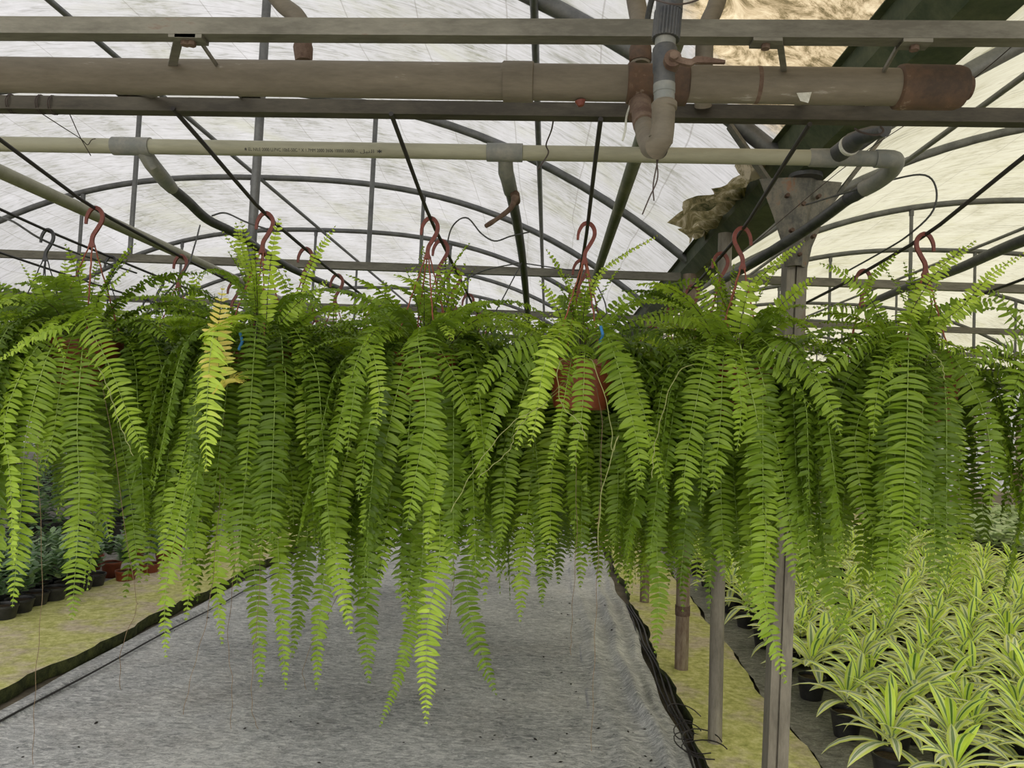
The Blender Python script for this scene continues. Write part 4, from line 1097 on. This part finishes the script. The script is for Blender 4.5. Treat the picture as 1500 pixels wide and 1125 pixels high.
def dracaena(seed):
    rng=np.random.default_rng(seed); h=rng.uniform(.20,.25); L=[]
    n=17
    for k in range(n):
        f=k/(n-1)            # 0 outer/low .. 1 inner/high
        az=k*2.4+rng.normal(0,.2); th=.30+1.0*f+rng.normal(0,.13)
        ln=(.25-.06*f)*rng.uniform(.85,1.2); w=(.052-.012*f)*rng.uniform(.9,1.1)
        z=.15+.06*f
        v,fc,u=strap_leaf((.01*math.cos(az),.01*math.sin(az),z),az,th,ln,w,1.05,rng,thend=-1.05+1.3*f+rng.normal(0,.2))
        L.append((v,fc,u,float(np.clip((f-.55)*2.4+rng.normal(0,.08),0,1))))
    return plantmesh('foliage',L,'dracaena')
DR=[dracaena(900+k) for k in range(7)]
def make_potted(name,loc,fol,pot,label,cat,group,h=.13,rt=.075,rb=.055,s=1.0,rz=0,sx=1):
    r=empty(name,loc,rz); tag(r,label,cat,group)
    pp=None
    for nm,me in pot:
        q=obj(nm,me,pp if nm=='soil' else r)
        if nm=='pot': pp=q
    o=obj('foliage',fol,r); o.location=(0,0,0); o.scale=(s*sx,s*sx,s); return r
def potmeshes(h,rt,rb,mat,seg=18):
    t=empty('t'); gpot(h,rt,rb,mat,t,seg); q=[(c.name.split('.')[0],c.data) for c in t.children]
    for c in list(t.children): bpy.data.objects.remove(c)
    bpy.data.objects.remove(t); return q
PB=potmeshes(.135,.078,.058,'black_pot'); PR=potmeshes(.135,.085,.062,'rust_pot')
PBs=potmeshes(.15,.09,.066,'black_pot')
rng=np.random.default_rng(77)
spots=[]
row=0; y=3.25
while y<13.5:
    xl=1.53+.012*y+(.0 if row%2 else .14); x=xl
    while x<5.25:
        spots.append((x+rng.normal(0,.035)*(x>xl),y+rng.normal(0,.035)))
        x+=.29
    y+=.255; row+=1
def visible(x,y,m=.25): 
    return x-m < .675*y and y>3.0
spots=[s for s in spots if visible(*s)]
spots.sort(key=lambda s:s[1]*1.0+abs(s[0]-2)*.15)
spots=spots[:296]
edge=[s for s in spots if s[0]<1.53+.012*s[1]+.08]
NEAR={0:'striped lime dracaena in a black pot at the nearest corner of the bed',}
cnt=0
import itertools
eo=sorted(edge,key=lambda s:s[1])
EL=['dracaena in a black pot at the near left corner of the striped bed','second dracaena from the camera along the left edge of the striped bed','third dracaena from the camera along the left edge of the striped bed',
'fourth dracaena from the camera along the left edge of the striped bed','fifth dracaena from the camera along the left edge of the striped bed','sixth dracaena from the camera along the left edge of the striped bed']
for (x,y) in spots:
    if (x,y) in eo[:6]: lb=EL[eo.index((x,y))]
    elif (x,y) in edge: lb='lime striped dracaena far along the left edge of the crowded bed'
    elif y<5.2: lb='lime and white striped dracaena in the near part of the crowded bed at right'
    elif y<8: lb='lime and white striped dracaena in the middle of the crowded bed at right'
    else: lb='lime striped dracaena at the far end of the crowded bed at right'
    make_potted('potted_dracaena',(x,y,.022),DR[rng.integers(7)],PB,lb,'potted plant','lime striped dracaenas massed at right',s=rng.uniform(.98,1.22),rz=rng.uniform(0,6.28))
# rust pots with striped plants near the end of the walkway
for k,(px,py) in enumerate([(972,800),(985,803),(1000,800),(960,790),(1020,798)]):
    g=G(px,py,.02)
    make_potted('potted_dracaena',(g.x,g.y,.022),DR[k],PR,'striped plant in a red brown pot at the far end of the right walkway','potted plant','striped plants in red pots by the right walkway',s=1.1,rz=k)

# broad pale leaved plants beyond the far walkway at right
def broad(seed,n,L0,W0,h,mat,spread=.08,thr=(.2,1.3),tm=.5,ts=.25):
    rng=np.random.default_rng(seed); Lv=[]
    for k in range(n):
        az=rng.uniform(0,6.28); f=rng.random(); z0=h*(.35+.65*f); rr=spread*rng.random()
        v,fc,u=strap_leaf((rr*math.cos(az),rr*math.sin(az),z0),az+rng.normal(0,.5),rng.uniform(*thr),L0*rng.uniform(.7,1.2),W0*rng.uniform(.8,1.2),1.0,rng,ns=5,thend=-.5)
        Lv.append((v,fc,u,float(np.clip(rng.normal(tm,ts),0,1))))
    return plantmesh('foliage',Lv,mat)
BP=[broad(40+k,34,.15,.085,.34,'palebush',.10) for k in range(4)]
n=0
for yy in np.arange(7.6,15.5,.32):
    for xx in np.arange(6.1,9.6,.32):
        if xx-.4<.66*yy and n<120:
            n+=1
            make_potted('potted_foliage_plant',(xx+rng.normal(0,.03),yy+rng.normal(0,.03),0),BP[rng.integers(4)],PBs,
              'pale broad leaved plant in a black pot in the front row beyond the far walkway' if xx<6.2 else 'pale broad leaved plant in the block beyond the far walkway at right','potted plant','pale broad leaved plants beyond the dracaena bed',s=1.15,rz=rng.uniform(0,6.28))
# small dark oval leaved plants in black pots, left walkway
def zz(seed,h=.26,ns=5,mat='zz',nl=7):
    rng=np.random.default_rng(seed); Lv=[]
    for s in range(ns):
        az=s*2*math.pi/ns+rng.normal(0,.3); lean=rng.uniform(.12,.5); hh_=h*rng.uniform(.75,1.15)
        for k in range(nl):
            f=.35+.65*k/(nl-1); p=(math.cos(az)*lean*f*hh_,math.sin(az)*lean*f*hh_,.12+f*hh_)
            for sd in (-1,1):
                a2=az+sd*1.2+rng.normal(0,.2)+(k*.2)
                v,fc,u=strap_leaf(p,a2,rng.uniform(.3,1.0),.075*rng.uniform(.8,1.2),.040*rng.uniform(.85,1.1),1,rng,ns=5,thend=rng.uniform(-.3,.5),fold=.3)
                Lv.append((v,fc,u,float(np.clip(rng.normal(.5,.2),0,1))))
    return plantmesh('foliage',Lv,mat)
ZP=[zz(60+k) for k in range(4)]
zs=[(px,py) for px,py in ((136,868),(117,875),(97,881),(77,890),(50,898),(27,909),(3,919))]
ZL=['rightmost','second from the right','third from the right','fourth from the right','fifth from the right','sixth from the right','seventh from the right, at the photo edge']
for k,(px,py) in enumerate(zs):
    g=G(px,py,0); make_potted('potted_foliage_plant',(g.x,g.y,.006),ZP[k%4],PBs,'small black potted plant beside the left walkway, %s'%ZL[k],'potted plant','black potted plants beside the left walkway',s=1.05,rz=k*1.3)
g0=G(136,868,0); g1=G(3,919,0); d=(g1-g0); perp=Vector((-1,0,0))
for rw in range(1,5):
    for k in range(9):
        p=g0+d*((k-.3)/6)+perp*(.24*rw)+Vector((rng.normal(0,.02),rng.normal(0,.03)+.1*(rw%2),0))
        if p.y<4.6 or p.x < -.80*p.y: continue
        make_potted('potted_foliage_plant',(p.x,p.y,.006),ZP[rng.integers(4)],PBs,'small dark green plant in the rows behind those lining the left walkway','potted plant','black potted plants behind the first row at left',s=1.1,rz=rng.uniform(0,6))
# red pots
RS=[(183,860,'red brown pot with a leafy plant standing forward beside the left walkway'),(162,846,'red brown potted plant just left of the forward one'),(218,848,'red brown potted plant just right of the forward one'),
(240,830,'red brown potted plant glimpsed behind the hanging fronds beyond the others'),(136,835,'red brown pot behind the rightmost black pot'),(113,838,'red brown pot behind the black pots at left'),(69,850,'red brown pot standing among the dark plants at far left'),(200,818,'red brown pot farther back along the left walkway'),(255,812,'farthest red brown pot along the left walkway')]
for k,(px,py,lb) in enumerate(RS):
    g=G(px,py,0); make_potted('potted_foliage_plant',(g.x,g.y,.006),ZP[k%4],PR,lb,'potted plant','red potted plants at left',s=1.05,rz=k)
# larger dark shrubs behind
BU=[broad(140+k,150,.10,.05,.85,'bush',.26,(-.3,1.2),.4,.25) for k in range(4)]
PBig=potmeshes(.26,.15,.11,'black_pot')
n=0
for yy in np.arange(7.2,15,.62):
    for xx in np.arange(-9.4,-4.2,.6):
        if xx>-.82*yy-.3 and xx<-.42*yy-.6 and n<70 and not(9.0<yy<11.3 and xx>-9.2 and xx<-5.4):
            n+=1; make_potted('potted_shrub',(xx+rng.normal(0,.06),yy+rng.normal(0,.06),.006),BU[rng.integers(4)],PBig,'dark leafy shrub in a pot in the shaded block at left','shrub','dark shrubs in the left block',s=rng.uniform(.85,1.1),rz=rng.uniform(0,6))
# benches with variegated plants at far left
YB_=[broad(240+k,120,.09,.05,.38,'yellowbush',.22,(-.2,1.2),.5,.25) for k in range(2)]
bn=empty('nursery_bench',(-7.3,10.2,0)); tag(bn,'grey nursery bench behind the dark shrubs at far left','bench')
MB().box((0,0,.78),(2.6,1.0,.05)).build('top',M['bench'],bn,smooth=False)
for sx_ in(-1.2,1.2):
    for sy in (-.42,.42): MB().box((sx_,sy,.377),(.05,.05,.754)).build('leg',M['bench'],bn,smooth=False)
for k,xx in enumerate((-8.3,-7.75,-7.2,-6.65,-6.2)):
    make_potted('potted_shrub',(xx,10.0,.806),YB_[k%2],PB,'yellow green variegated shrub on the grey bench at left','shrub','variegated shrubs on the bench',s=1.0,rz=k)
# wooden rack and boards at far right
rk=empty('plant_rack',(9.6,15.5,0)); tag(rk,'pale wooden tiered rack far behind the plants at the right edge','rack')
for z_ in (.55,1.05,1.35,1.5,1.66,1.82,1.98,2.14): MB().box((0,0,z_),(2.6,.6,.035)).build('shelf',M['wood'],rk,smooth=False)
for sx_ in (-1.3,-.1,.5,1.3):
    for sy in (-.3,.3): MB().box((sx_,sy,1.1),(.07,.05,2.2)).build('upright',M['wood'],rk,smooth=False)
MB().box((.2,-.02,.8),(.9,.5,.42)).build('board_panel',M['pinkwood'],rk,smooth=False)
for k,(xx,s) in enumerate(((9.0,.8),(9.6,.8),(10.2,.8))):
    make_potted('potted_shrub',(xx,15.5,1.069),BU[k],PB,'green plant on the pale wooden rack at the right edge','shrub','plants on the wooden rack',s=.25,rz=k)
